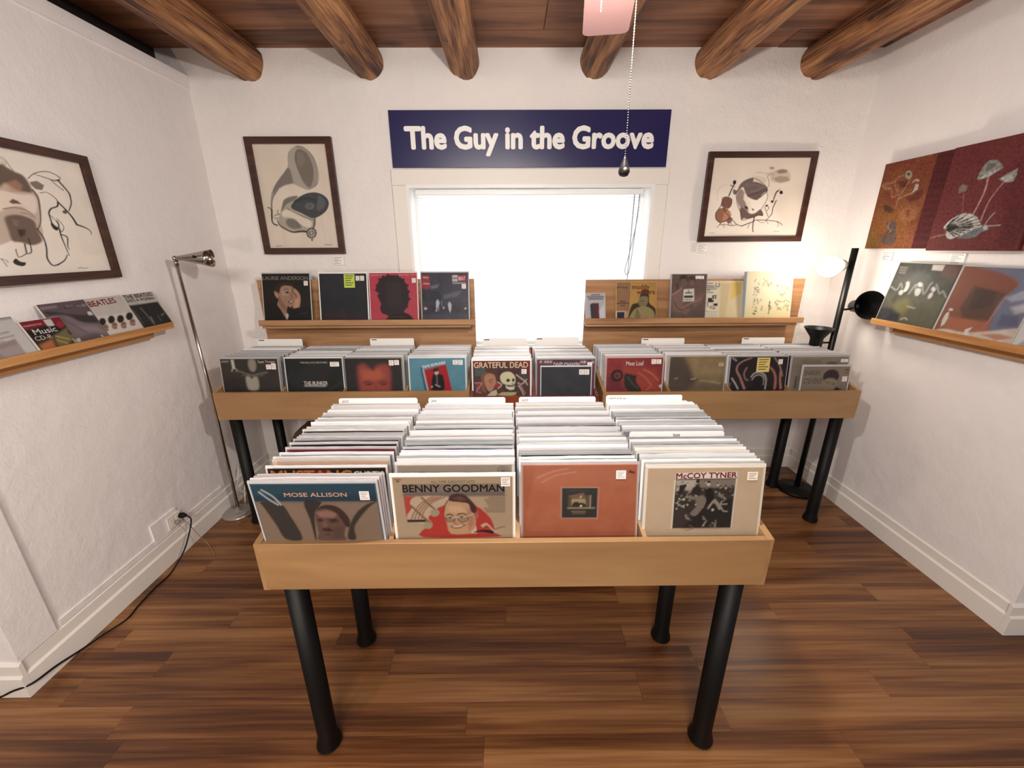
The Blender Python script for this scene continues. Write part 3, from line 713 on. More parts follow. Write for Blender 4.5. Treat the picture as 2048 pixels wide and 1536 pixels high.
ART['lp_portrait_hand']=(70,70,'26221f','''p|3c2c24|0.95|18|240,320 309,220 421,164 552,165 654,210 684,278 638,255 389,254 340,388 271,366
p|b08a74|1|8|389,254 499,221 638,255 666,334 690,469 655,582 565,650 508,627 473,740 497,865 459,888 357,705 284,603 316,512 341,377
p|c8a690|0.8|16|397,299 542,266 609,311 527,423 397,423
p|8a6450|0.7|16|340,388 376,513 482,649 449,740 341,626 310,512
p|c09480|1|6|233,332 273,343 340,388 321,467 285,467 243,410
s|3c2820|0.95|11.6|11.6|442,316 492,294 550,305
p|30201c|1|7|556,356 547,368 527,375 502,375 482,367 475,355 484,344 505,336 530,336 550,344
s|4c3428|0.9|9.2|6.9|610,300 657,311
p|30201c|1|6|665,345 660,354 648,360 633,360 622,354 618,345 623,336 636,330 650,330 662,336
s|7a5444|0.8|9.3|9.3|579,379 620,446 582,469
p|6a3028|1|5|517,531 591,508 647,537 609,571 550,565
p|f0e8e0|1|4|553,527 613,525 623,546 569,550
p|ca9a80|1|6|671,289 705,300 780,391 792,515 756,651 672,718 619,650 633,559 690,469 686,379 647,356
p|d8b098|0.7|13|690,469 760,481 734,628 671,673
s|4c3028|0.8|8.1|5.8|646,362 707,413 713,469
p|d8d0c8|0.9|9|445,785 495,763 519,820 471,888
p|1c1a1a|1|11|60,579 283,614 439,854 482,899 529,786 623,673 981,675 1000,994 7,988
s|4a4440|0.8|7.0|7.0|779,787 829,765 901,765
s|8c8880|0.7|9.3|9.3|47,943 121,920 202,949 335,933
s|8c8880|0.8|9.3|9.3|526,945 646,935 838,936''')
ART['lp_dark_sunset']=(50,50,'282a2e','''p|3c2630|0.9|93|-9,806 424,738 997,870 999,1005 0,1000
p|32363c|0.7|116|13,9 943,9 969,457 39,455
s|4c3c44|0.8|11.7|5.8|472,714 502,785 532,856
n|404450|0.2''')
ART['lp_silhouette']=(70,70,'c8485a','''n|d86a70|0.25
p|33282e|1|10|182,161 246,87 371,43 530,36 675,85 768,183 811,306 828,453 815,575 754,697 714,758 845,818 920,1000 271,1000 293,915 370,831 227,770 196,661 223,601 179,503 146,418 196,394 136,357 128,272
p|3c3438|0.8|36|328,173 634,171 673,600 366,661
p|241c22|1|12|370,831 713,770 844,842 896,1000 277,1000
s|6c3c44|0.7|12.1|9.7|343,879 539,843 733,855
p|33282e|1|9|233,126 221,136 204,137 189,128 181,113 183,98 196,88 213,87 228,96 236,110
p|33282e|1|9|309,76 297,86 280,87 264,78 256,64 259,48 271,38 288,37 304,46 312,61
p|33282e|1|9|420,51 408,61 391,62 375,53 367,38 370,23 382,13 400,12 415,21 423,36
p|33282e|1|9|628,62 616,73 599,73 583,65 575,50 578,34 590,24 608,23 623,32 631,47
p|33282e|1|9|747,136 735,146 718,147 702,138 694,123 697,108 710,98 727,97 742,106 750,120
p|33282e|1|9|828,246 815,256 798,257 782,248 775,234 777,218 790,208 807,207 823,216 830,231
p|33282e|1|9|852,369 839,379 822,380 807,371 799,356 802,341 814,331 831,330 847,339 855,354
p|33282e|1|9|862,516 850,526 833,527 817,518 809,503 812,488 825,478 842,477 857,486 865,500
p|33282e|1|9|806,662 793,672 776,673 761,664 753,649 756,634 768,624 785,624 801,632 808,647
p|33282e|1|9|173,249 161,259 144,260 128,251 120,236 123,221 135,211 152,210 168,219 176,233
p|33282e|1|9|157,334 145,344 128,345 112,337 104,322 107,307 119,297 136,296 152,304 160,319''')
ART['lp_night_street']=(64,64,'3c3c4a','''p|2c2c38|0.9|73|0,607 1009,582 1004,807 0,807
p|50545c|0.6|73|0,807 1004,807 1000,1000 0,1000
p|484656|0.8|74|407,10 993,202 1001,380 465,329
p|2a2c34|0.95|17|1,329 343,355 463,506 438,557 1,557
p|84888c|0.8|19|185,253 381,215 331,285 197,304
p|6a6c78|0.8|24|464,418 770,355 855,355 756,456 451,506
p|b02c3c|1|7|14,35 161,35 185,266 136,310 1,291
s|e8d0d0|0.9|17.6|17.6|39,80 137,87
s|e8d0d0|0.9|11.2|11.2|38,202 161,208
p|e0dcdc|1|5|665,42 781,42 779,164 663,164
s|30242c|1|17.5|17.5|682,100 762,100
p|b02c48|1|5|781,42 972,42 969,157 779,157
s|d8d4dc|0.9|11.2|11.2|675,195 944,195
p|d8d8e0|1|7|298,569 329,513 371,569 352,657 357,757 334,657 303,720
p|d8d8e0|1|7|553,607 584,550 632,607 624,707 599,776 570,707
p|ffffff|1|7|98,692 92,701 77,706 57,706 41,701 35,692 41,683 57,678 77,678 92,683
p|e05050|0.8|10|90,663 84,671 70,675 52,675 37,671 32,663 37,656 52,651 70,651 85,656
p|ffffff|1|6|951,692 947,702 938,709 928,709 920,702 917,692 920,682 929,676 939,676 948,682
p|ffffff|1|6|314,732 311,740 305,745 296,745 290,740 287,732 290,724 297,719 305,719 311,724
p|e0e0e8|1|6|478,676 475,689 466,697 456,697 447,689 444,676 447,663 456,654 467,654 475,663
s|a0a4b0|0.7|9.9|7.4|420,544 423,632
n|64687c|0.25''')
ART['box_long']=(30,40,'c8c4cc','''p|303840|1|26|211,367 340,317 441,332 455,989 275,989
p|5c2830|1|16|390,321 674,319 711,989 422,989
s|40404a|0.9|27.6|27.6|287,41 724,37
s|40404a|0.9|27.5|27.5|75,111 931,109
s|40404a|0.9|27.4|27.4|147,178 884,178
p|e8e8ec|0.8|54|692,585 946,361 982,978 750,978''')
ART['lp_striped_singer']=(72,66,'c89a54','''p|c49a70|1|4|0,0 347,1 310,1000 0,999
s|5a3424|0.95|8.1|8.1|32,11 33,693
s|5a3424|0.95|8.1|8.1|70,11 68,693
s|5a3424|0.95|8.1|8.1|107,12 103,693
s|5a3424|0.95|8.1|8.1|144,12 139,693
s|5a3424|0.95|8.1|8.1|181,12 174,693
s|5a3424|0.95|8.1|8.1|218,12 209,693
s|5a3424|0.95|8.1|8.1|256,12 244,693
s|5a3424|0.95|8.1|8.1|293,13 279,693
s|5a3424|0.95|8.1|8.1|330,13 314,693
s|3c2018|1|14.7|9.8|12,144 92,119 174,136 287,140
s|5a2c1c|0.9|25.9|19.4|103,465 231,465
s|5a2c1c|0.9|25.9|22.7|24,513 313,514
s|5a2c1c|0.9|19.4|19.4|122,571 218,571
p|e8dcc8|1|4|-9,709 230,709 231,1000 -7,999
p|28243c|1|4|23,725 215,725 213,943 22,943
p|3c3020|1|8|306,855 364,628 425,531 553,498 612,286 804,287 824,499 905,580 986,662 989,855 960,991 310,991
p|6c2c28|1|8|835,238 815,274 759,297 690,296 633,273 611,237 631,200 687,178 757,178 813,201
p|8c8058|1|11|567,433 613,352 773,352 799,434 762,564 651,604 562,547
p|3c3424|0.9|9|584,466 679,450 688,482
p|a49464|1|12|323,887 445,677 619,596 762,596 923,694 973,855 928,983 341,983
p|7c7048|0.8|16|524,628 624,823 532,967 465,823
p|f0e8d8|1|7|453,991 610,927 817,943 912,991
n|3c3020|0.12
p|b49458|0.5|19|799,7 976,8 961,90 816,81''')
ART['book_friends']=(54,70,'6c5852','''p|5c504c|0.8|95|-16,789 984,753 1000,1000 0,999
p|3a2c2a|0.95|16|471,101 453,156 391,190 309,191 239,159 207,105 225,50 286,15 368,14 438,47
p|46362f|0.95|16|672,111 659,158 612,188 549,189 495,160 469,114 482,67 529,37 592,36 646,64
p|4a3834|0.8|31|94,199 200,171 217,304 127,318
p|7c6058|0.9|21|247,104 410,88 459,181 358,249 259,197
p|8a6c60|0.8|21|487,114 637,125 649,218 540,233
p|94746a|0.7|47|10,413 287,276 394,529 279,787 69,735
p|906c60|0.7|47|645,459 968,375 883,564 674,675
s|c4a090|0.8|21.9|12.5|29,413 221,330 286,263
s|b08c7c|0.8|25.3|12.7|339,678 516,609 873,497
s|4c3c38|0.8|25.3|19.0|104,573 232,706 535,757
p|946a60|0.7|22|274,746 525,676 588,730 434,840
p|f0ece4|1|4|346,305 650,291 666,546 345,550
s|1c1814|1|22.0|22.0|411,375 577,373
s|1c1814|1|47.3|47.3|388,455 607,453
s|3c3834|0.8|7.9|7.9|374,516 596,514
s|1c1814|0.9|15.7|9.4|479,327 505,356
n|8c746c|0.25''')
ART['lp_white_text']=(60,60,'f0e8d4','''p|ecd9a8|0.8|95|415,1 1033,16 1016,1015 431,995
s|2c2820|0.95|14.8|14.8|64,40 265,43
s|2c2820|0.95|14.7|14.7|30,100 294,103
s|2c2820|0.95|14.7|14.7|26,140 329,141
s|2c2820|0.9|13.0|13.0|27,182 365,181
s|2c2820|0.9|11.3|11.3|105,210 208,210
s|2c2820|0.9|12.9|12.9|26,261 284,264
s|3c3830|1|8.2|8.2|353,44 351,116 424,116 430,39
p|1c1a18|1|4|267,334 369,326 360,416 266,416
p|ece4d8|1|4|300,359 339,354 335,396 304,400
p|2a2624|1|4|162,396 264,396 266,504 164,504
p|1c1a18|1|4|261,448 307,432 304,496 266,506
p|1c1a18|1|4|284,536 401,528 399,595 321,595
s|2c2820|1|11.0|7.9|157,512 159,607
s|2c2820|0.9|7.8|7.8|214,623 274,600 341,655 264,655 214,623
s|4c4838|0.8|10.8|10.8|39,720 146,720
s|a89c80|0.7|6.2|6.2|163,737 364,738
s|c8b890|0.6|6.2|6.2|45,786 368,791
s|c8b890|0.6|6.1|6.1|49,820 371,825
s|c8b890|0.6|6.1|6.1|52,854 374,859
s|c8b890|0.6|6.1|6.1|56,888 377,893
s|c8b890|0.6|6.1|6.1|59,921 380,926
s|c8a870|0.6|6.6|6.6|484,69 678,68
s|c8a870|0.6|6.6|6.6|483,113 673,112
s|c8a870|0.6|6.6|6.6|481,156 667,156
s|c8a870|0.6|6.5|6.5|480,199 662,199
s|c8a870|0.6|6.5|6.5|478,242 657,242
s|c8a870|0.6|6.5|6.5|477,285 652,285
s|c8a870|0.6|6.5|6.5|475,328 647,328
s|c8a870|0.6|6.4|6.4|474,370 642,371
s|c8a870|0.6|6.4|6.4|472,413 637,413
s|c8a870|0.6|6.4|6.4|471,455 632,455
s|c8a870|0.6|6.4|6.4|469,497 627,497
s|c8a870|0.6|6.3|6.3|468,538 622,539
s|c8a870|0.6|6.3|6.3|466,580 617,580
s|c8a870|0.6|6.3|6.3|465,621 612,621
s|c8a870|0.6|6.3|6.3|463,662 607,662
s|c8a870|0.6|6.2|6.2|462,703 602,703
s|c8a870|0.6|6.2|6.2|460,743 597,744
s|c8a870|0.6|6.2|6.2|459,784 592,785
s|c8a870|0.6|6.2|6.2|457,824 587,825
s|c8a870|0.6|6.2|6.2|456,864 582,865
s|a8a090|0.6|6.4|6.4|36,359 124,359
s|a8a090|0.6|6.3|6.3|44,440 132,440
s|a8a090|0.6|6.3|6.3|52,520 139,520
s|a8a090|0.6|6.3|6.3|60,599 147,599
p|f0c860|0.8|32|707,17 967,8 948,285 718,449''')
ART['book_cream']=(70,76,'f2e6b8','''p|f6eed0|0.8|137|3,2 918,0 1016,661 4,662
p|ecd888|0.6|106|8,863 999,862 992,999 0,1000
s|5c5638|0.75|9.5|4.1|203,538 195,511
s|5c5638|0.75|9.5|4.1|174,621 202,644
s|5c5638|0.75|9.5|4.1|321,571 322,554
s|5c5638|0.75|9.5|4.1|190,539 174,571
s|5c5638|0.75|9.4|4.0|348,734 365,711
s|5c5638|0.75|9.4|4.0|232,684 249,711
s|5c5638|0.75|9.5|4.1|343,533 351,546
s|5c5638|0.75|9.5|4.1|264,559 259,527
s|5c5638|0.75|9.4|4.0|372,750 374,735
s|5c5638|0.75|9.5|4.1|360,669 386,695
s|5c5638|0.75|9.5|4.1|270,625 276,620
s|5c5638|0.75|9.5|4.1|192,594 209,560
s|5c5638|0.75|9.4|4.0|175,684 161,687
s|5c5638|0.75|9.5|4.1|260,605 290,582
s|5c5638|0.75|9.5|4.1|244,566 251,549
s|5c5638|0.75|9.4|4.0|244,718 233,722
s|6c6444|0.75|9.5|4.1|924,577 894,556
s|6c6444|0.75|9.5|4.1|887,669 869,656
s|6c6444|0.75|9.5|4.1|706,641 678,656
s|6c6444|0.75|9.4|4.0|930,729 947,764
s|6c6444|0.75|9.5|4.1|656,611 687,632
s|6c6444|0.75|9.4|4.0|783,727 792,751
s|6c6444|0.75|9.5|4.1|738,593 733,566
s|6c6444|0.75|9.5|4.1|774,730 761,693
s|6c6444|0.75|9.5|4.1|662,590 680,579
s|6c6444|0.75|9.5|4.1|736,577 767,571
s|6c6444|0.75|9.5|4.1|711,570 681,545
s|6c6444|0.75|9.5|4.1|855,586 825,585
s|6c6444|0.75|9.4|4.0|735,737 711,739
s|6c6444|0.75|9.5|4.1|887,632 918,630
s|6c6444|0.75|9.5|4.1|725,632 695,627
s|6c6444|0.75|9.5|4.1|733,717 754,717
s|6c6444|0.75|9.5|4.1|659,605 641,582
s|6c6444|0.75|9.5|4.1|728,714 703,680
s|6c6444|0.75|9.5|4.1|936,660 967,652
s|6c6444|0.75|9.5|4.1|928,676 948,694
s|6c6444|0.75|9.5|4.1|798,576 782,604
s|6c6444|0.75|9.5|4.1|931,723 921,735
s|6c6444|0.75|9.5|4.1|898,674 918,676
s|6c6444|0.75|9.5|4.1|854,681 841,713
s|6c6444|0.75|9.5|4.1|939,572 971,608
s|6c6444|0.75|9.5|4.1|851,567 875,539
s|5c5638|0.75|9.6|4.1|282,402 251,376
s|5c5638|0.75|9.6|4.1|235,370 254,403
s|5c5638|0.75|9.7|4.2|165,187 189,149
s|5c5638|0.75|9.7|4.1|255,223 277,245
s|5c5638|0.75|9.6|4.1|267,364 289,341
s|5c5638|0.75|9.6|4.1|234,293 261,314
s|5c5638|0.75|9.6|4.1|213,357 179,321
s|5c5638|0.75|9.6|4.1|228,344 252,353
s|5c5638|0.75|9.6|4.1|165,304 182,305
s|5c5638|0.75|9.6|4.1|161,457 179,425
s|5c5638|0.75|9.6|4.1|218,310 236,295
s|5c5638|0.75|9.6|4.1|181,344 208,312
s|5c5638|0.75|9.6|4.1|169,387 193,388
s|5c5638|0.75|9.6|4.1|217,463 232,430
s|6c6444|0.75|9.7|4.1|901,295 890,322
s|6c6444|0.75|9.6|4.1|776,436 756,465
s|6c6444|0.75|9.7|4.1|694,285 693,272
s|6c6444|0.75|9.6|4.1|812,460 823,422
s|6c6444|0.75|9.6|4.1|740,377 740,394
s|6c6444|0.75|9.7|4.1|783,267 768,295
s|6c6444|0.75|9.6|4.1|756,428 788,438
s|6c6444|0.75|9.6|4.1|847,392 837,424
s|6c6444|0.75|9.6|4.1|790,462 780,490
s|6c6444|0.75|9.6|4.1|879,393 874,365
s|6c6444|0.75|9.6|4.1|871,334 880,306
s|6c6444|0.75|9.7|4.1|666,284 684,258
s|6c6444|0.75|9.6|4.1|910,336 914,325
s|6c6444|0.75|9.7|4.1|823,272 819,306
s|6c6444|0.75|9.6|4.1|703,402 691,387
s|6c6444|0.75|9.7|4.1|647,255 678,280
s|6c6444|0.75|9.7|4.1|505,249 532,222
s|6c6444|0.75|9.7|4.1|435,204 442,238
s|6c6444|0.75|9.7|4.1|494,272 470,284
s|6c6444|0.75|9.7|4.1|466,240 475,266
s|5c5638|0.75|9.7|4.1|353,266 348,274
s|6c6444|0.75|9.7|4.1|533,234 520,213
s|5c5638|0.75|9.7|4.1|357,223 392,254
s|5c5638|0.75|9.7|4.2|377,191 396,174
s|5c5638|0.75|9.7|4.2|376,135 356,138
s|6c6444|0.75|9.7|4.1|470,221 464,256
s|6c6444|0.75|9.7|4.2|443,155 418,192
s|6c6444|0.75|9.7|4.1|564,265 569,250
s|4a4a38|1|21.5|16.1|215,762 259,775
s|303028|1|26.8|18.8|190,813 227,825
s|3c3a30|0.95|21.6|10.8|532,579 531,661 529,737 522,825
s|3c3a30|0.95|16.2|10.8|509,661 562,687 555,737
s|2c2418|1|9.3|9.3|370,913 419,894 401,931 437,944 456,913 473,937 463,993
s|2c2418|1|9.3|9.3|493,919 527,900 545,950 571,906 588,950 614,919 659,944
s|6c5c38|0.8|6.7|6.7|662,981 805,987''')
ART['lp_city_night']=(56,56,'38322f','''p|a09a8c|0.9|24|626,96 612,172 576,219 531,219 496,172 482,96 497,20 533,-26 577,-26 613,20
p|b8b2a4|0.9|23|409,331 469,296 517,354 565,307 625,342 612,542 432,542
p|e0dac8|0.95|9|184,4 232,4 243,168 195,174
s|c8c0b0|0.8|14.2|7.1|177,209 189,180
s|c8c0b0|0.8|14.2|7.1|267,209 255,174
s|8c8678|0.8|14.2|9.5|290,203 398,249 541,284 661,260 806,236
s|6c665c|0.8|11.9|9.5|350,285 565,307 733,283
s|b0a898|0.9|18.9|18.9|23,38 130,37
p|2c2624|0.7|47|16,239 373,355 406,941 0,941
n|5c564c|0.2''')
ART['lp_black_bunker']=(44,44,'1e2222','''p|2a2c2e|0.8|71|21,352 502,58 957,58 619,470 140,541
s|3c4440|0.5|19.0|11.9|739,564 979,423
s|2e3c3a|0.6|23.7|11.9|21,352 118,188
s|d8d4d0|0.9|5.9|5.9|314,484 679,487
n|2c3434|0.2''')
ART['lp_orange_face']=(56,56,'2c2a2c','''p|a04c40|0.95|59|220,164 342,94 459,190 570,120 762,110 803,289 783,501 740,733 290,730 224,496
p|c06448|0.8|59|279,212 615,192 683,311 537,404 299,378
p|3c2c2c|0.7|35|428,23 548,24 519,215 471,214
s|6a2c28|0.85|26.1|14.2|309,426 394,403 476,433
s|6a2c28|0.85|26.0|14.2|584,434 656,400 750,430
p|4a1c1c|0.9|17|458,460 446,471 416,478 379,477 349,470 338,459 350,448 380,441 417,442 447,449
p|4a1c1c|0.9|17|726,459 714,470 684,477 647,476 618,469 607,458 618,447 648,440 685,441 715,448
s|8c3c34|0.7|18.9|11.8|538,381 522,498 530,615
p|8c4038|0.7|35|293,613 708,617 669,733 325,730''')
ART['lp_blue_guitarist']=(64,64,'5e96ac','''n|82b4c4|0.25
p|b42832|1|3|251,216 658,114 767,660 341,707
s|dcd4d0|1|7.1|7.1|248,216 329,672
p|2a4868|0.8|9|192,174 221,156 305,660 258,601
p|1e1a1e|1|7|412,305 472,281 555,293 603,341 607,578 400,590 376,519
p|d8c0b8|1|7|520,260 512,285 493,301 470,301 451,285 443,260 451,234 470,219 493,219 512,234
p|3c201c|1|5|418,221 448,186 508,180 532,233 460,245 430,263
s|8c8488|0.8|9.5|9.5|484,317 489,460
s|d8c8c0|0.9|14.2|9.5|459,483 507,507 531,519
p|d8c8c0|0.9|6|402,519 400,530 393,537 384,537 377,530 374,519 377,508 384,501 393,501 400,508''')
ART['lp_skull_banquet']=(80,80,'5c3c38','''p|7c2c30|1|4|0,0 1000,0 1000,999 940,999 940,125 29,125 29,1000 0,1000
p|4c6c6c|0.9|16|29,149 233,137 149,269 41,269
p|4a3434|0.9|23|413,149 844,149 796,269 748,580 556,580 461,341
p|44504a|0.9|16|832,173 934,221 934,341 844,329
p|8c5c4c|1|9|137,269 209,185 305,221 197,461 233,580 149,532
p|c08c70|1|9|197,281 293,221 377,257 401,365 377,461 293,544 221,461
s|6a3830|0.9|7.2|7.2|281,341 341,329
s|3c2420|0.9|7.2|7.2|293,371 317,383
p|a43c40|1|4|425,377 497,425 437,485 353,461
s|e8d8d0|0.9|6.0|6.0|425,374 499,425 437,487
p|e4dfb8|1|4|473,293 508,221 592,191 676,209 736,281 742,377 700,425 604,425 508,389
p|ece8d0|1|4|568,425 616,461 736,437 718,508 652,520 580,485
p|2a2220|1|5|646,344 640,361 624,372 604,372 588,361 582,344 588,328 604,317 624,317 640,328
p|2a2220|1|5|729,341 724,358 712,368 697,368 686,358 681,341 686,324 697,313 712,313 724,324
p|2a2220|1|3|676,401 694,383 700,419
s|3c302c|0.9|6.0|4.8|604,449 724,455
p|d8ccb0|1|9|221,634 317,544 401,508 425,580 377,640
p|c8b888|1|7|413,604 508,556 760,556 748,604 604,634
s|e0dcd0|1|14.4|9.6|760,245 832,305 916,365 952,425
s|e0dcd0|1|12.0|7.2|784,389 856,413 940,329
s|d8d0c4|0.95|16.8|12.0|796,437 856,532 892,628
s|b8a898|0.9|9.6|7.2|820,413 916,580
p|8c4c48|0.9|11|29,389 149,389 125,556 53,532
s|c8b0a0|0.8|7.2|7.2|29,389 149,395 53,532 137,568
p|6a4440|0.8|11|29,556 233,580 221,640 29,640
n|3c2c2c|0.15''')
ART['lp_purple_lights']=(50,50,'6a4450','''p|7c3444|0.8|34|913,237 993,237 990,642 923,642
p|e8dce0|0.9|7|73,32 70,43 62,50 52,50 44,43 41,32 44,21 52,14 62,14 70,21
p|e8dce0|0.9|7|154,33 151,44 143,51 133,51 125,44 122,33 125,22 133,15 143,15 151,22
p|e8dce0|0.9|7|200,34 197,45 189,51 179,51 171,44 168,33 171,22 179,15 189,16 197,22
p|e8dce0|0.9|7|252,34 249,45 241,52 231,52 223,45 220,34 223,23 231,16 241,16 249,23
p|e8dce0|0.9|7|783,40 780,51 772,58 762,58 754,51 751,40 754,29 762,22 772,22 780,29
p|e8dce0|0.9|7|828,41 825,51 817,58 808,58 800,51 797,40 800,29 808,23 818,23 825,30
p|e8dce0|0.9|7|851,41 848,52 840,58 830,58 822,51 819,40 822,30 830,23 840,23 848,30
p|e8dce0|0.9|7|987,42 984,53 976,60 966,60 958,53 955,42 958,31 966,24 976,25 984,31
p|34303a|0.8|23|253,20 756,26 710,142 322,138''')
ART['lp_slate_small']=(32,32,'3a3c42','''n|50545c|0.3''')
ART['lp_red_motor']=(64,64,'8c3436','''n|c0604c|0.4
p|b04c3c|0.7|70|285,135 878,192 981,605 521,595
p|6a2c40|0.8|58|15,362 167,267 346,595 18,607
p|2c2826|1|12|301,313 280,377 224,417 155,417 99,378 77,314 98,250 154,210 223,210 279,249
p|844044|1|14|262,313 250,350 218,372 178,372 145,350 132,314 145,278 177,255 217,255 249,277
p|3a3034|0.9|9|222,320 216,336 201,347 182,347 167,336 161,320 166,303 182,293 201,293 216,303
p|342e2a|1|16|321,313 380,277 474,301 545,324 533,407 592,501 639,606 428,606 333,501
s|5c5448|0.9|16.5|11.8|380,337 451,431 569,548
s|c07868|0.8|9.4|7.1|569,265 711,359 781,453 816,500 733,582
s|d0907c|0.7|9.5|5.9|664,205 818,287 935,405
s|a04838|0.8|11.8|7.1|888,417 934,547 945,605
p|e8e0dc|1|4|952,511 994,470 1008,499 993,547''')
ART['lp_brown_seascape']=(60,60,'94805e','''p|5a4e46|0.95|59|6,5 250,14 369,212 439,350 484,465 360,613 2,614
p|a8916c|0.8|72|373,25 992,17 1002,323 488,327
p|6c6050|0.7|70|363,488 1019,484 1013,610 360,613
s|3c342c|0.9|16.5|9.4|376,420 449,425 534,407
s|d0c0a4|0.8|9.4|7.1|401,408 486,396
s|c8b898|0.7|8.3|5.9|570,430 776,451 933,485
s|b8a890|0.8|11.7|7.0|111,393 154,387
n|3c342c|0.3''')
ART['lp_tunnel']=(64,64,'2e2628','''s|c09088|0.9|10.0|37.5|351,12 225,57 124,134 111,235 173,336 233,460 281,558
s|b88888|0.9|19.9|10.0|286,185 248,285 283,385 332,410
s|c8a0a0|0.9|10.1|17.6|766,12 850,108 907,235 940,336
s|c07c70|0.95|27.3|42.2|710,185 782,260 827,385 832,558
s|d09080|0.9|17.3|37.1|894,260 912,410 942,558
s|dcd4d4|0.95|9.9|9.9|383,348 434,285 533,267 619,311 659,410 660,570
s|c8c0c4|0.9|8.7|8.7|407,398 445,336 532,311 605,360 614,484
p|241c22|0.9|20|615,447 594,505 544,541 484,541 436,505 418,447 438,389 488,353 549,353 598,389
s|e0dcdc|0.95|9.8|7.4|37,373 110,472 165,564
s|c8c4c8|0.9|7.6|7.6|12,6 87,57
s|a0a0a0|0.8|8.6|6.1|0,545 12,460''')
ART['lp_grey_map']=(36,40,'9a8e80','''p|7c7468|0.7|25|165,43 509,43 507,118 164,118
p|2c2424|0.9|6|633,93 799,96 798,124 633,124
s|3c2c28|0.8|33.0|38.1|109,354 107,550
n|5c5448|0.3''')
ART['lp_small_singer']=(44,44,'988a7c','''p|3c302e|1|12|789,213 758,304 672,360 565,361 478,306 444,215 475,125 561,69 667,68 755,123
p|a4927f|1|12|494,278 632,246 757,308 744,465 622,552 513,497 465,372
p|5c4c44|0.9|15|510,325 603,332 588,364
p|4c3c38|0.9|12|650,371 726,355 712,395
p|2e2624|1|12|698,528 774,434 883,496 977,551
s|4c4440|0.9|14.1|14.1|908,71 970,74
s|6c645c|0.9|14.1|14.1|901,134 971,137
n|6c6054|0.2''')
ART['lp_blue_band']=(110,110,'8c7866','''p|2a4a5c|1|2|-20,-15 1029,-10 1013,170 -10,165
p|1e3442|0.7|38|-14,109 989,114 1013,170 -10,165
p|333230|0.95|9|46,169 201,180 259,321 311,566 164,565 119,413 60,235
p|2e2d2a|0.95|6|399,167 537,171 522,210 466,294 442,451 429,566 417,566 413,351
p|35302c|0.95|11|996,170 920,240 827,353 771,453 771,569 700,568 724,453 796,310 893,212
p|6a5048|1|6|466,294 500,252 582,238 683,281 715,367 702,438 675,524 675,583 451,581 459,509 458,415
p|9c786a|0.8|16|479,280 568,259 658,295 618,338 503,330
p|42302a|1|5|486,266 514,224 575,202 654,217 712,274 745,353 738,424 707,438 675,352 636,281 570,245 511,252
p|3c2a26|0.9|10|464,358 507,341 527,373 485,380
p|3c2a26|0.85|12|564,352 635,345 655,381 584,391
p|806054|0.8|9|515,380 545,373 544,430 508,437
p|3a2824|0.9|9|495,451 560,444 592,481 544,488 498,473
p|4c342e|0.8|6|506,513 554,506 558,524 510,527
p|5a4238|0.7|15|596,438 690,438 666,561 571,560
s|d8e0e4|0.9|5.7|4.4|53,71 118,144 181,201
s|d8e0e4|0.9|4.4|3.8|79,50 157,117 204,201
n|3c342e|0.08''')
ART['lp_orange_letters']=(60,60,'2a1c18','''p|7c2820|1|2|287,4 533,5 533,115 287,114''')
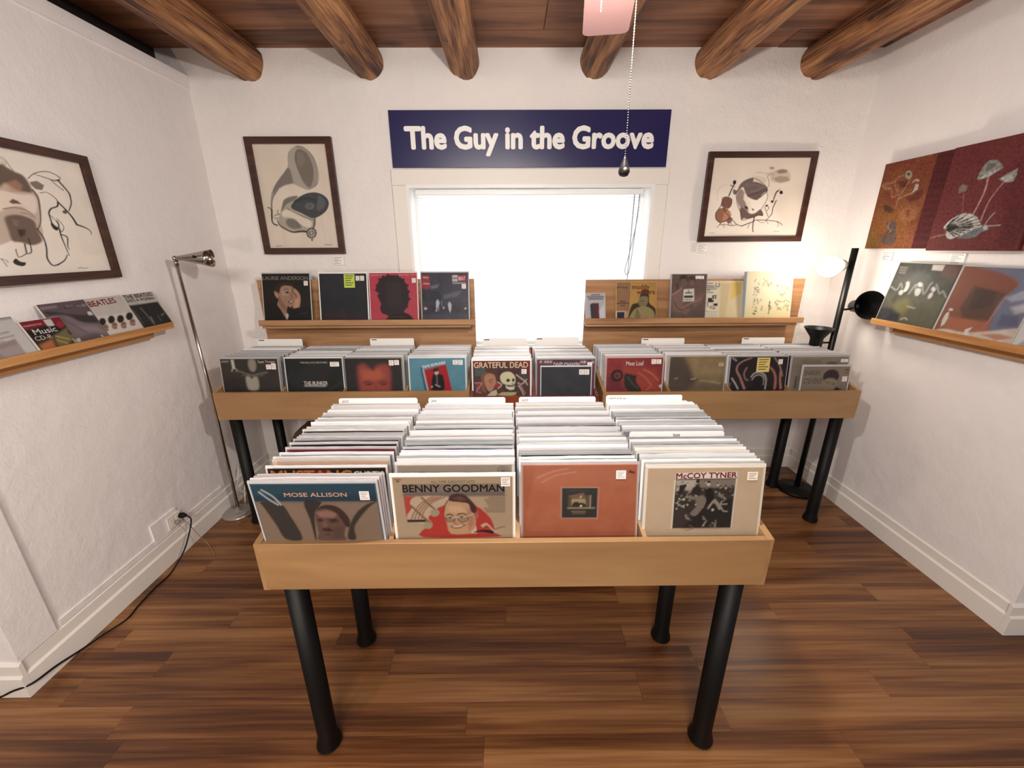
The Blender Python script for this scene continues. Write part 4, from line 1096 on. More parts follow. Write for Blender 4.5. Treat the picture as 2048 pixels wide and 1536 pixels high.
ART['lp_clarinet_man']=(120,120,'b8a084','''p|87796c|1|2|77,65 932,65 936,186 80,183
p|6c625c|0.7|23|79,140 934,140 936,186 80,183
p|b8463c|1|2|80,183 184,186 129,249 150,285 88,401
p|c4ae94|1|2|184,186 447,187 423,255 366,291 297,376 255,462 91,401 150,285 129,249
s|8c4c38|0.9|4.1|4.1|130,406 163,334 221,255 301,201 329,187
s|8c4c38|0.9|4.1|4.1|159,406 191,329 256,250 338,200 363,187
s|8c4c38|0.9|4.1|4.1|189,406 219,324 291,245 375,198 396,187
s|8c4c38|0.9|4.1|4.1|218,406 248,319 326,241 412,197 430,187
p|b83c34|1|2|357,304 411,279 501,255 686,285 752,334 813,413 839,498 840,554 867,597 224,597 237,505 294,492 306,450 274,401 303,364 364,364 371,334
s|b08c68|1|12.8|12.8|234,189 332,304 362,334
s|5c3428|1|3.5|3.5|228,195 327,304 351,334
s|b08c68|1|12.9|12.9|148,279 251,401 300,456
s|5c3428|1|3.5|3.5|145,287 245,404 295,456
p|a8987c|1|3|368,349 361,370 342,383 319,383 301,370 294,349 302,328 320,316 343,316 362,328
p|a8987c|1|3|304,474 297,494 277,507 254,507 235,494 228,474 236,454 255,441 279,441 298,454
p|2a2028|1|1|91,413 248,413 259,439 93,439
p|c49c78|1|3|446,225 502,243 613,255 663,340 683,437 660,523 631,560 462,560 430,437 415,352 428,279
p|d4b08c|0.8|17|456,279 557,279 601,340 544,352 455,340
p|a87058|0.7|17|613,304 662,376 666,462 625,541 610,462
p|a4786a|0.6|8|673,364 702,340 707,395 667,437
p|4a3030|1|4|457,219 475,177 537,159 604,177 670,255 694,304 673,358 640,328 625,261 546,243 479,234
p|6c4c44|0.8|6|480,201 559,183 614,219 558,231
s|5c3c34|0.9|7.0|5.8|449,231 422,279 413,340
s|2c2020|1|9.4|5.8|429,376 460,361 488,376
s|2c2020|1|10.5|5.8|527,367 567,355 606,373
s|5c4c44|1|7.0|7.0|426,389 442,431 487,431 493,395 426,389
s|5c4c44|1|7.0|7.0|524,395 543,437 599,431 611,389 524,395
p|847868|0.7|4|434,395 487,398 475,428 442,425
p|847868|0.7|4|530,398 605,395 591,428 546,431
s|c8b8a8|1|5.8|5.8|426,383 493,395 524,395 611,383 662,358
p|241a1a|1|2|473,395 471,399 465,402 458,402 453,399 451,395 453,390 459,388 466,388 471,390
p|241a1a|1|2|573,389 571,393 564,396 557,396 551,393 548,389 551,384 557,382 565,382 571,384
s|7c4838|0.9|5.9|4.7|504,413 498,450 520,462
s|4c2820|1|7.0|5.9|469,486 497,502 542,498 582,474
s|e0d0c0|0.9|7.0|4.7|491,489 531,489 565,477
s|8c5040|0.8|4.7|4.7|554,450 587,480
p|d8c8b0|1|2|660,523 683,480 687,560 631,560
s|241c20|1|5.9|35.3|665,547 733,535 823,547
p|c8b090|1|1|722,474 768,450 782,468 739,502
s|d8c8b8|1|5.3|5.3|779,465 845,547
s|7c5c44|0.9|4.1|2.9|840,523 880,505 931,492
s|6c5c50|0.75|4.6|4.6|805,201 933,204
s|6c5c50|0.75|4.7|4.7|764,218 933,221
s|6c5c50|0.75|4.7|4.7|773,236 933,239
s|6c5c50|0.75|4.7|4.7|782,253 933,256
s|6c5c50|0.75|4.7|4.7|791,271 933,274
s|6c5c50|0.75|4.7|4.7|801,288 933,291
s|6c5c50|0.75|4.7|4.7|760,306 932,309
s|6c5c50|0.75|4.7|4.7|769,324 932,327
s|6c5c50|0.75|4.7|4.7|778,341 932,344
s|5c4438|0.9|5.2|5.2|21,20 69,20
p|3c2c28|1|2|59,38 56,43 48,45 39,45 32,43 30,38 32,34 40,32 49,32 56,34''')
ART['lp_rust']=(110,110,'a85f42','''n|c47c5c|0.25
p|b07058|0.5|91|12,12 981,7 958,167 123,164
s|c89880|0.6|6.9|4.6|123,110 246,57 393,25
s|c89880|0.5|9.2|4.6|160,153 283,89 467,58
p|c89c88|1|3|332,195 669,198 665,493 333,490
p|302e2c|1|3|340,202 662,205 658,486 340,485
p|5c4c3c|0.8|11|400,277 590,272 596,391 397,390
p|a48c64|0.95|6|429,305 548,306 564,385 429,381
p|74584a|0.9|5|400,277 538,247 548,300 435,300
p|e8e0d4|1|2|500,300 512,277 516,289
s|a08878|1|4.6|4.6|596,278 595,385
p|1c1614|0.95|3|435,362 448,339 480,334 500,345 519,342 551,354 558,385 435,382
p|f0e8d8|1|2|521,373 520,378 515,380 510,380 506,378 504,373 506,369 510,366 515,366 520,369
s|a89878|0.8|6.9|6.9|397,393 635,393
s|8c7450|0.8|9.2|9.2|432,424 551,427
s|6c5c44|0.8|6.9|6.9|442,441 545,444
s|44403c|0.8|11.5|6.9|383,232 480,227 577,238
s|2c1810|1|5.7|5.7|939,47 963,66 975,60
s|2c1810|1|5.7|5.7|935,63 982,69''')
ART['lp_cream_crowd']=(130,130,'cdb496','''n|c0a684|0.25
p|3c342e|1|1|245,103 772,96 766,561 241,563
p|b8ac9c|0.95|12|248,105 433,103 417,169 373,214 318,198 255,214
p|8c8074|0.8|12|433,103 773,98 766,173 599,181 463,181
p|241e1c|0.8|30|468,355 765,272 766,561 339,561
p|a89c90|0.85|3|492,204 486,206 482,205 480,202 481,198 485,194 490,193 495,193 497,196 496,200
p|241e1c|0.9|3|498,189 496,193 491,195 484,195 479,193 477,189 478,186 484,184 490,184 496,186
p|8c8278|0.85|3|717,207 716,201 717,197 721,196 725,199 728,204 729,210 727,215 724,216 720,213
p|241e1c|0.9|3|728,196 727,198 723,200 718,200 715,198 713,196 714,193 718,192 723,192 727,193
p|d0c8bc|0.85|3|323,356 320,352 322,347 326,341 332,339 336,340 338,344 337,349 333,354 327,357
p|241e1c|0.9|3|330,338 329,342 325,345 320,345 315,342 313,338 315,334 319,331 324,331 329,334
p|d0c8bc|0.85|3|621,164 614,164 608,161 605,155 607,148 612,144 619,144 625,147 628,153 626,160
p|241e1c|0.9|3|620,144 619,149 616,151 611,151 608,149 607,144 608,140 611,137 615,137 618,140
p|8c8278|0.85|3|273,241 269,242 263,239 257,235 253,230 254,226 258,225 264,228 269,232 273,237
p|241e1c|0.9|3|280,223 277,229 271,232 263,232 257,229 255,223 257,218 263,215 271,215 277,218
p|a89c90|0.85|3|278,322 275,325 269,327 261,326 255,324 252,321 255,318 261,316 269,316 275,318
p|241e1c|0.9|3|267,311 266,314 260,315 254,315 249,314 247,311 249,309 254,307 260,307 265,309
p|a89c90|0.85|3|300,262 297,259 296,255 297,250 301,248 306,248 309,250 311,255 309,259 305,262
p|241e1c|0.9|3|306,245 304,248 299,249 292,249 287,248 285,245 287,242 292,240 299,240 304,242
p|d0c8bc|0.85|3|556,257 554,253 555,248 559,246 563,247 568,250 570,255 569,260 566,262 561,261
p|241e1c|0.9|3|578,244 576,248 570,251 563,251 557,248 555,244 557,240 562,237 570,237 576,240
p|8c8278|0.85|3|278,359 275,356 274,349 276,342 280,337 284,336 287,339 288,345 286,352 282,357
p|241e1c|0.9|3|281,337 280,342 275,344 270,344 265,342 263,337 265,333 269,330 275,330 279,333
p|d0c8bc|0.85|3|544,304 544,301 549,296 555,293 561,292 565,294 565,297 560,301 554,305 547,306
p|241e1c|0.9|3|559,289 558,292 554,294 549,294 545,292 544,289 545,286 549,284 554,284 558,286
p|8c8278|0.85|3|731,225 727,224 723,219 720,213 721,207 724,204 729,205 733,210 735,216 735,222
p|241e1c|0.9|3|732,204 730,208 725,210 719,210 715,208 713,204 714,201 719,199 725,199 730,201
p|d0c8bc|0.85|3|310,295 307,295 303,292 301,287 300,283 302,280 305,280 309,284 312,288 312,293
p|241e1c|0.9|3|316,278 315,281 310,283 304,283 299,281 297,278 299,274 304,272 310,272 314,274
p|d0c8bc|0.85|3|635,183 636,179 639,176 644,175 649,176 651,179 651,183 647,186 642,187 638,186
p|241e1c|0.9|3|650,171 648,176 644,179 638,179 634,176 632,171 633,166 638,163 643,163 648,166
p|a89c90|0.85|3|455,273 453,279 447,282 440,281 435,277 433,271 436,266 442,263 448,263 453,267
p|241e1c|0.9|3|464,262 462,266 456,268 448,268 442,266 440,262 442,259 448,257 456,257 462,259
p|a89c90|0.85|3|343,164 341,165 338,165 336,164 335,161 336,159 338,157 341,157 343,158 344,161
p|241e1c|0.9|3|348,151 346,157 341,160 334,160 329,157 326,151 328,146 334,143 340,143 346,146
p|e0d8cc|0.85|3|432,147 429,145 428,143 428,139 430,137 433,136 436,138 438,140 438,144 435,146
p|241e1c|0.9|3|443,132 442,135 438,138 434,138 431,135 429,132 430,128 434,126 438,126 441,128
p|8c8278|0.85|3|604,226 599,222 598,217 600,212 605,209 612,210 616,213 618,219 616,224 610,227
p|241e1c|0.9|3|614,208 612,212 607,215 600,215 595,212 593,208 595,204 600,201 606,201 612,204
p|e0d8cc|0.85|3|434,344 431,341 430,337 432,332 435,328 439,328 442,330 442,335 441,340 437,343
p|241e1c|0.9|3|440,326 438,329 432,331 425,331 419,329 416,326 418,323 424,321 432,321 438,323
p|8c8278|0.85|3|275,177 272,181 266,183 260,181 256,178 256,173 258,169 264,167 270,169 274,172
p|241e1c|0.9|3|276,165 274,168 269,170 263,170 257,168 255,165 257,162 262,160 269,160 274,162
p|8c8278|0.85|3|295,302 290,300 287,295 287,290 290,286 295,284 300,286 303,291 303,296 300,300
p|241e1c|0.9|3|309,283 308,287 305,290 300,290 297,287 296,283 297,279 300,276 304,276 308,279
p|a89c90|0.85|3|521,190 520,187 521,181 524,176 528,173 532,172 534,175 533,181 529,186 525,190
p|241e1c|0.9|3|535,171 534,175 529,178 523,178 518,175 516,171 517,167 522,164 528,164 533,167
p|e0d8cc|0.85|3|291,287 287,287 282,286 281,282 281,278 285,276 290,275 294,276 296,280 295,284
p|241e1c|0.9|3|307,271 305,275 300,277 293,277 288,275 286,271 288,267 293,265 299,265 305,267
p|d0c8bc|0.85|3|385,270 379,270 374,267 372,261 373,256 378,252 384,252 389,256 391,261 390,266
p|241e1c|0.9|3|381,251 380,255 376,258 371,258 367,255 366,251 367,247 371,244 376,244 380,247
p|e0d8cc|0.85|3|349,157 344,156 340,151 339,146 341,141 346,138 351,139 355,144 356,149 354,154
p|241e1c|0.9|3|358,138 357,140 353,142 349,142 345,140 344,138 345,135 349,133 353,133 356,135
p|8c8278|0.85|3|409,223 410,217 414,212 420,211 425,214 429,220 428,226 424,231 418,232 413,229
p|241e1c|0.9|3|432,212 431,215 427,217 423,217 419,215 418,212 419,208 422,206 427,206 430,208
p|a89c90|0.85|3|390,302 387,305 380,305 372,304 366,302 364,298 367,296 373,295 382,296 388,299
p|241e1c|0.9|3|380,290 378,293 372,295 366,295 360,293 358,290 360,288 365,286 372,286 378,288
p|a89c90|0.85|3|315,142 310,145 305,145 301,142 300,137 303,133 307,130 312,130 316,133 317,137
p|241e1c|0.9|3|314,127 312,130 307,132 301,132 296,130 294,127 296,124 301,122 307,122 312,124
p|d0c8bc|0.85|3|486,353 480,352 475,347 472,340 473,333 477,330 482,330 487,335 490,342 489,349
p|241e1c|0.9|3|498,331 496,334 491,337 485,337 480,334 478,331 480,328 485,326 491,326 496,328
p|e0d8cc|0.85|3|696,197 694,199 691,199 688,197 686,194 687,192 689,190 692,190 695,192 697,195
p|241e1c|0.9|3|702,185 700,188 693,190 685,190 678,188 675,185 677,181 684,179 692,179 699,181
p|e0d8cc|0.85|3|276,384 272,384 267,380 262,374 259,368 260,364 264,365 270,369 275,375 277,381
p|241e1c|0.9|3|274,364 272,368 267,371 260,371 255,368 253,364 255,360 260,358 267,358 272,360
p|8c8278|0.85|3|440,321 437,321 432,319 429,315 428,311 429,308 432,308 437,310 440,314 441,318
p|241e1c|0.9|3|447,304 444,308 438,311 430,311 423,308 421,304 423,301 429,298 437,298 444,301
p|d0c8bc|0.85|3|449,195 446,194 444,190 444,186 446,183 450,182 453,183 455,187 455,191 453,194
p|241e1c|0.9|3|455,178 453,183 447,185 440,185 434,183 432,178 434,174 440,171 447,171 453,174
p|e0d8cc|0.85|3|328,299 321,295 319,288 320,281 326,276 333,275 339,278 342,285 340,293 335,298
p|241e1c|0.9|3|349,277 347,280 342,282 335,282 329,280 327,277 329,273 334,271 341,271 347,273
p|d0c8bc|0.85|3|605,223 600,223 597,222 596,219 599,216 604,215 609,215 612,217 613,219 610,222
p|241e1c|0.9|3|619,209 618,214 614,217 608,217 604,214 602,209 604,204 608,201 613,201 618,204
p|d0c8bc|0.85|3|518,133 516,137 512,139 508,138 505,134 504,130 506,126 511,124 515,125 518,128
p|241e1c|0.9|3|515,121 513,124 506,125 498,125 492,124 489,121 491,119 498,117 506,117 513,119
p|d0c8bc|0.85|3|336,180 330,180 324,177 322,173 324,168 329,164 335,164 340,166 342,171 341,176
p|241e1c|0.9|3|347,162 346,166 341,169 336,169 331,166 329,162 331,158 335,155 341,155 345,158
p|e0d8cc|0.85|3|692,176 688,177 684,175 681,172 681,168 683,164 687,164 691,165 694,169 694,173
p|241e1c|0.9|3|693,160 691,165 688,167 683,167 679,165 677,160 679,156 682,153 687,153 691,156
p|d0c8bc|0.85|3|693,187 687,190 682,190 679,187 679,182 683,177 688,174 694,174 697,177 697,182
p|241e1c|0.9|3|700,172 698,176 692,178 684,178 679,176 676,172 678,168 684,166 691,166 697,168
p|e0d8cc|0.85|3|736,98 733,95 731,92 733,89 737,87 741,88 745,91 746,95 745,98 741,99
p|241e1c|0.9|3|742,83 741,88 737,91 731,91 727,88 725,83 726,79 731,76 736,76 741,79
p|e0d8cc|0.85|3|444,262 441,263 434,261 427,257 423,253 422,249 425,248 432,250 439,254 443,259
p|241e1c|0.9|3|449,246 447,248 441,250 434,250 429,248 427,246 429,243 434,241 441,241 447,243
p|a89c90|0.85|3|336,190 332,192 326,190 319,186 315,181 315,177 319,176 325,177 332,181 336,186
p|241e1c|0.9|3|338,174 336,179 332,182 326,182 321,179 319,174 321,169 325,166 331,166 336,169
p|e0d8cc|0.85|3|748,255 747,252 750,248 754,245 758,243 761,244 762,247 760,251 756,255 751,256
p|241e1c|0.9|3|762,240 761,244 756,247 750,247 745,244 743,240 745,236 749,233 755,233 760,236
p|a89c90|0.85|3|742,190 738,189 733,184 729,178 727,172 728,168 732,169 737,174 741,180 743,186
p|241e1c|0.9|3|754,169 752,174 746,178 738,178 732,174 730,169 732,164 738,161 745,161 751,164
p|e0d8cc|0.85|3|363,268 358,273 351,273 345,270 343,265 344,258 349,254 356,253 362,256 364,262
p|241e1c|0.9|3|358,253 355,257 349,260 341,260 335,257 333,253 335,249 341,247 349,247 355,249
p|e0d8cc|0.85|3|367,347 363,347 358,343 355,338 355,332 358,329 363,329 367,333 370,339 370,344
p|241e1c|0.9|3|367,328 365,331 359,333 351,333 345,331 342,328 345,325 351,323 358,323 365,325
p|e0d8cc|0.85|3|491,285 488,283 486,280 486,277 489,274 492,274 495,275 497,278 496,281 494,284
p|241e1c|0.9|3|497,269 495,273 489,275 482,275 477,273 474,269 476,265 482,263 489,263 495,265
s|c8beb0|0.7|5.5|1.7|542,495 514,541 524,537
s|a09488|0.7|4.4|1.7|623,491 628,509 626,548
s|c8beb0|0.7|5.2|1.7|669,375 685,401 718,405
s|a09488|0.7|3.5|1.7|669,245 659,253 697,287
s|6c625a|0.7|3.7|1.7|393,533 428,562 365,589
s|a09488|0.7|3.5|1.7|352,187 385,211 352,243
s|181412|0.7|5.1|1.7|690,205 727,215 709,251
s|c8beb0|0.7|5.7|1.7|665,309 659,336 711,335
s|181412|0.7|3.6|1.7|726,289 727,334 733,346
s|c8beb0|0.7|4.0|1.7|281,307 277,329 337,365
s|a09488|0.7|4.9|1.7|505,450 533,483 511,476
s|c8beb0|0.7|6.0|1.7|465,319 505,364 449,345
s|a09488|0.7|4.7|1.7|391,172 361,196 370,217
s|a09488|0.7|4.5|1.7|596,511 613,525 631,573
s|181412|0.7|5.4|1.7|351,351 357,395 405,397
s|181412|0.7|5.4|1.7|668,191 643,227 710,230
s|c8beb0|0.7|6.0|1.7|637,231 642,255 649,261
s|181412|0.7|5.1|1.7|505,440 481,484 536,497
s|6c625a|0.7|4.4|1.7|332,171 333,199 368,211
s|6c625a|0.7|5.0|1.7|626,231 619,257 672,269
s|6c625a|0.7|3.7|1.7|600,520 574,543 611,557
s|181412|0.7|4.2|1.7|366,282 338,298 408,343
s|6c625a|0.7|2.6|1.7|529,199 563,237 536,231
s|a09488|0.7|3.0|1.7|657,271 688,285 681,307
s|c8beb0|0.7|4.3|1.7|355,437 363,460 386,473
s|6c625a|0.7|3.5|1.7|377,437 357,473 411,487
p|1e1a18|1|4|509,206 553,177 582,214 593,289 559,338 522,338
p|7c7066|1|4|347,255 438,264 492,251 526,297 505,363 444,446 393,422 441,355 430,297 376,289
p|948a7e|1|3|593,289 621,305 669,363 647,392 618,347 590,326 556,380 542,367
p|c8bcae|1|2|550,148 547,159 540,166 530,166 522,159 519,148 521,137 529,130 538,130 546,137
p|2a201c|1|2|551,127 548,134 540,138 530,138 521,134 518,127 521,121 529,117 539,117 547,121
p|c8bcae|1|2|602,390 600,397 594,401 587,401 581,397 578,390 580,383 586,379 593,379 599,383
p|2a2422|1|3|281,156 344,148 319,214 279,239
p|2a201c|1|2|455,119 452,128 444,133 434,133 425,128 422,119 425,110 433,105 443,105 451,110
p|2c2622|1|4|399,181 453,156 482,214 465,247 401,239
s|1c1614|1|2.6|2.6|241,103 772,96
s|f0e8dc|1|3.5|3.5|240,107 238,563
s|f0e8dc|1|3.5|3.5|775,100 769,563
p|f0e6d8|0.9|2|241,98 248,45 772,34 781,86 772,93''')
ART['lp_grey_swirl']=(60,60,'a49888','''p|b09484|0.6|35|0,0 523,11 1000,82 523,58
p|6c6860|0.9|5|970,58 961,86 937,103 907,103 884,86 875,58 884,31 907,14 937,14 961,31
p|a49888|1|5|958,58 951,79 933,92 911,92 893,79 886,58 893,38 911,25 933,25 951,38
p|6c6860|0.9|5|944,58 939,71 929,78 915,78 905,71 901,58 905,46 915,38 929,38 939,46
s|2c2824|1|14.2|9.5|184,88 214,76 249,91''')
TXT={'lp_blue_band': [('MOSE ALLISON', 'e0a890', 252, 118, 763, 120, 38, 0.03)], 'lp_clarinet_man': [('ALL-TIME GREATEST HITS', '5c5a38', 319, 58, 684, 58, 24, 0), ('BENNY GOODMAN', '1c1418', 79, 140, 932, 142, 67, 0.03)], 'lp_cream_crowd': [('McCOY TYNER', '7c1c20', 247, 94, 775, 86, 47, 0.04)], 'lp_orange_letters': [('CURTIS', 'f0ecd8', 730, 79, 994, 81, 56, 0.03), ('MUSTANG', 'c87c3c', 19, 99, 718, 101, 86, 0.05)], 'lp_city_night': [('Super Trouper', 'e0dcd0', 663, 67, 969, 65, 45, 0)], 'lp_black_bunker': [('THE BOLLOCK BROTHERS', 'd8d0b0', 263, 82, 748, 82, 31, 0), ('THE BUNKER', 'f0e8e0', 291, 465, 722, 465, 59, 0.02)], 'lp_blue_guitarist': [('DAVE EDMUNDS', 'ffffff', 240, 184, 652, 102, 48, 0.04)], 'lp_skull_banquet': [('GRATEFUL DEAD', 'f4d8b8', 18, 123, 964, 120, 96, 0.03)], 'lp_purple_lights': [('DAVID JOHANSEN', 'e8dce0', 282, 120, 739, 125, 76, 0.03)], 'lp_red_motor': [('Meat Loaf', 'f4ece8', 344, 133, 659, 131, 74, 0.01)], 'lp_small_singer': [("SHAKIN'", '5c5048', 33, 187, 386, 185, 109, -0.01), ('STEVENS', '5c5048', 36, 367, 434, 365, 113, -0.01)], 'lp_portrait_hand': [('LAURIE ANDERSON', '94928a', 6, 112, 978, 117, 69, 0.01)], 'lp_silhouette': [('BOB DYLAN', 'e8b8b0', 22, 47, 285, 45, 27, 0), ('GREATEST HITS', 'e8b8b0', 604, 44, 985, 42, 27, 0)], 'lp_night_street': [('BEAT', 'f4ecec', 798, 141, 943, 141, 70, 0.03)], 'lp_striped_singer': [('muddy', '6c3820', 393, 171, 827, 172, 109, 0.04), ('waters', '6c3820', 508, 296, 965, 298, 108, 0.04)], 'single_four_faces': [('BEATLES', '8c2028', 33, 198, 779, 175, 127, 0.04)], 'single_show': [('THE BEATLES', '1c1a1a', 24, 117, 934, 115, 100, 0.03), ("SHE'S A WOMAN", '1c1a1a', 26, 210, 910, 219, 71, 0.03)], 'single_bare': [('ELIZABETH', '30282c', 487, 157, 860, 156, 64, 0.01)], 'cd_pack': [('Music', 'f0ece8', 131, 420, 706, 423, 161, 0.02), ('CD-R', 'e0d8c8', 61, 596, 478, 597, 125, 0.01), ('memorex', 'e8c8c8', 29, 158, 467, 155, 74, 0)]}
STK={'lp_blue_band': [(867, 67, 947, 153, 'ece4e0')], 'lp_clarinet_man': [(904, 8, 981, 90, 'ece4e0')], 'lp_grey_swirl': [(824, 65, 907, 147, 'ece4e0')], 'lp_rust': [(819, 47, 905, 124, 'ece4e0')], 'lp_cream_crowd': [(866, 39, 955, 113, 'e8dcc8')], 'lp_city_night': [(801, 95, 888, 181, 'ece4e0'), (897, 74, 975, 182, 'ece4e0')], 'lp_black_bunker': [(796, 56, 957, 138, 'ece4e0')], 'lp_orange_face': [(786, 27, 870, 122, 'ece4e0'), (883, 25, 966, 113, 'ece4e0')], 'lp_blue_guitarist': [(782, 36, 870, 120, 'ece4e0'), (880, 36, 960, 124, 'ece4e0')], 'lp_skull_banquet': [(850, 147, 938, 231, 'ece4e0')], 'lp_purple_lights': [(875, 42, 958, 122, 'ece4e0')], 'lp_slate_small': [(764, 40, 864, 146, 'ece4e0'), (872, 41, 969, 147, 'ece4e0')], 'lp_red_motor': [(794, 23, 876, 109, 'ece4e0'), (886, 25, 969, 108, 'ece4e0')], 'lp_brown_seascape': [(879, 108, 967, 172, 'b8a080')], 'lp_tunnel': [(841, 35, 915, 122, 'ece4e0'), (459, 6, 689, 261, 'd8c070')], 'lp_small_singer': [(864, 213, 966, 320, 'ece4e0')], 'lp_grey_map': [(867, 38, 991, 94, 'ece4e0')], 'lp_portrait_hand': [(885, 136, 971, 226, 'ece4e0')], 'lp_dark_sunset': [(775, 45, 852, 137, 'ece4e0'), (868, 45, 951, 139, 'ece4e0'), (523, 12, 751, 274, 'b8cc50')], 'lp_silhouette': [(903, 94, 984, 183, 'ece4e0')], 'lp_night_street': [(864, 213, 954, 304, 'ece4e0')], 'book_friends': [(671, 32, 790, 94, 'ece4e0'), (791, 33, 911, 97, 'ece4e0')]}
# ------------------------------------------------------------------ the room
YW, XR, XL, ZC = 2.70, 2.085, -1.78, 2.59
def relief_wall(name, x0, x1, z0, z1, y, hole=None, nx=110, nz=80):
    xs = sorted(set([x0+(x1-x0)*i/nx for i in range(nx+1)] + ([hole[0], hole[1]] if hole else []))); zs = sorted(set([z0+(z1-z0)*i/nz for i in range(nz+1)] + ([hole[2], hole[3]] if hole else [])))
    b = MB(); v = []
    for z in zs:
        for x in xs:
            d = 0.009*noise.noise(Vector((x*2.1, 3.1, z*3.0)))+0.004*noise.noise(Vector((x*9, 1.0, z*11)))
            if z > ZC-0.05: d = 0
            v.append((x, y+d, z))
    nxx = len(xs); f = []
    for j in range(len(zs)-1):
        for i in range(nxx-1):
            xc, zc = (xs[i]+xs[i+1])/2, (zs[j]+zs[j+1])/2
            if hole and hole[0] < xc < hole[1] and hole[2] < zc < hole[3]: continue
            f.append((j*nxx+i, j*nxx+i+1, (j+1)*nxx+i+1, (j+1)*nxx+i))
    b.add(v, f, 0, True); b.box(x0, hole[0], y+.02, y+.3, z0, z1); b.box(hole[1], x1, y+.02, y+.3, z0, z1); b.box(hole[0], hole[1], y+.02, y+.3, z0, hole[2]); b.box(hole[0], hole[1], y+.02, y+.3, hole[3], z1)
    return b.build(name, M_WALLB)
WH = (-0.606, 0.877, 0.90, 1.912)
tag(relief_wall('wall_back', -2.75, XR+0.02, 0, 2.66, YW, WH), kind='structure')
def side_wall(name, face, thick, y0, y1, z1, sgn):
    bm = bmesh.new(); ny, nz = 50, 50; g = []
    for j in range(nz+1):
        r = []
        for i in range(ny+1):
            y = y0+(y1-y0)*i/ny; z = z1*j/nz; d = 0.005*noise.noise(Vector((7.7, y*2.2, z*2.4)))*(0 if i == 0 else 1); r.append(bm.verts.new((face+sgn*abs(d), y, z)))
        g.append(r)
    for j in range(nz):
        for i in range(ny):
            f = bm.faces.new((g[j][i], g[j][i+1], g[j+1][i+1], g[j+1][i])); f.smooth = True
    b = MB(); b.bm(bm, 0, True); a, c = sorted((face+sgn*0.006, face-sgn*thick)); b.box(a, c, y0, y1, 0, z1-0.0005); return b.build(name, M_WALL)
tag(side_wall('wall_left', XL, 0.95, 1.095, YW+.01, 2.463, 1), kind='structure')
tag(side_wall('wall_right', XR, 0.9, 1.30, YW+.01, 2.66, -1), kind='structure')
# slightly proud band along the top of the left wall, upright board at its open end
b = MB(); b.box(XL, XL+.014, 1.095, YW, 2.403, 2.4635); tag(b.build('trim_1', M_WALL), kind='structure')
b = MB(); b.box(XL+.006, XL+.018, 1.092, 1.222, 0.15, 2.403); tag(b.build('trim_2', M_WALL), kind='structure')
b = MB(); b.box(XL+.004, XL+.012, 1.245, 2.2, 0.15, 0.178); b.box(XL+.004, XL+.013, 1.70, 1.86, .15, .262); tag(b.build('trim_3', M_WALL), kind='structure')
# dark block added to seal the shadowy gap above the left wall
b = MB(); b.box(-2.75, -1.92, 1.0, YW, 2.463, 2.60); tag(b.build('trim_4', mat('dark_gap_fill', '1c120c', 0.9, bump=0.3)), kind='structure')
def baseboard(name, axis, face, a0, a1, sgn):
    prof = [(0, 0), (0.021, 0), (0.021, .088), (0.013, .097), (0.013, .140), (0.0, .152)]
    b = MB()
    if axis == 1: b.prism([(face+sgn*d, z) for d, z in prof], 1, a0, a1)
    else: b.prism([(face+sgn*d, z) for d, z in prof], 0, a0, a1)
    return tag(b.build(name, M_TRIM), kind='structure')
baseboard('baseboard_left', 1, XL, 1.0965, YW, 1); baseboard('baseboard_right', 1, XR, 1.3015, YW, -1)
baseboard('baseboard_back', 0, YW, XL+.02, XR-.02, -1); baseboard('baseboard_left_end', 0, 1.096, -2.72, XL+.021, -1); baseboard('baseboard_right_end', 0, 1.301, XR-.021, 2.98, -1)
# floor
b = MB(); b.box(-4.2, 4.2, -2.2, 3.0, -0.10, -0.012); fl = tag(b.build('floor', M_FLOOR), kind='structure')
rs = random.Random(11); pm = {}
y = 2.72; row = 0
while y > 0.25:
    x = -2.75 - rs.uniform(0, 1.1)
    while x < 2.8:
        ln = rs.choice([0.9, 1.2, 1.2]); x1 = x+ln; a, c = max(x, -2.75), min(x1, 2.95)
        if c-a > 0.05:
            q = MB(); q.box(a-(a+c)/2+.0004, c-(a+c)/2-.0004, -.0525+.0004, .0525-.0004, -.011, 0, 0)
            o = q.build('plank', M_FLOOR, fl, ((a+c)/2, y-.0525, rs.uniform(-.0003, .0001)))
        x = x1
    y -= .105; row += 1
# ceiling
b = MB(); b.box(-4.2, 4.2, -2.2, 3.0, ZC+.022, ZC+.07); ce = tag(b.build('ceiling', M_CEIL), kind='structure')
y = 2.765
while y > -1.6:
    x = -2.8 - rs.uniform(0, 1.4)
    while x < 3.0:
        x1 = x+rs.choice([2.4, 3.0]); a, c = max(x, -2.8), min(x1, 3.0)
        if c-a > .05:
            q = MB(); q.box(a-(a+c)/2+.001, c-(a+c)/2-.001, -.1285, .1285, 0, .021, 0, bev=.003)
            q.build('ceiling_board', M_CEIL, ce, ((a+c)/2, y-.13, ZC+rs.uniform(0, .003)))
        x = x1
    y -= .26
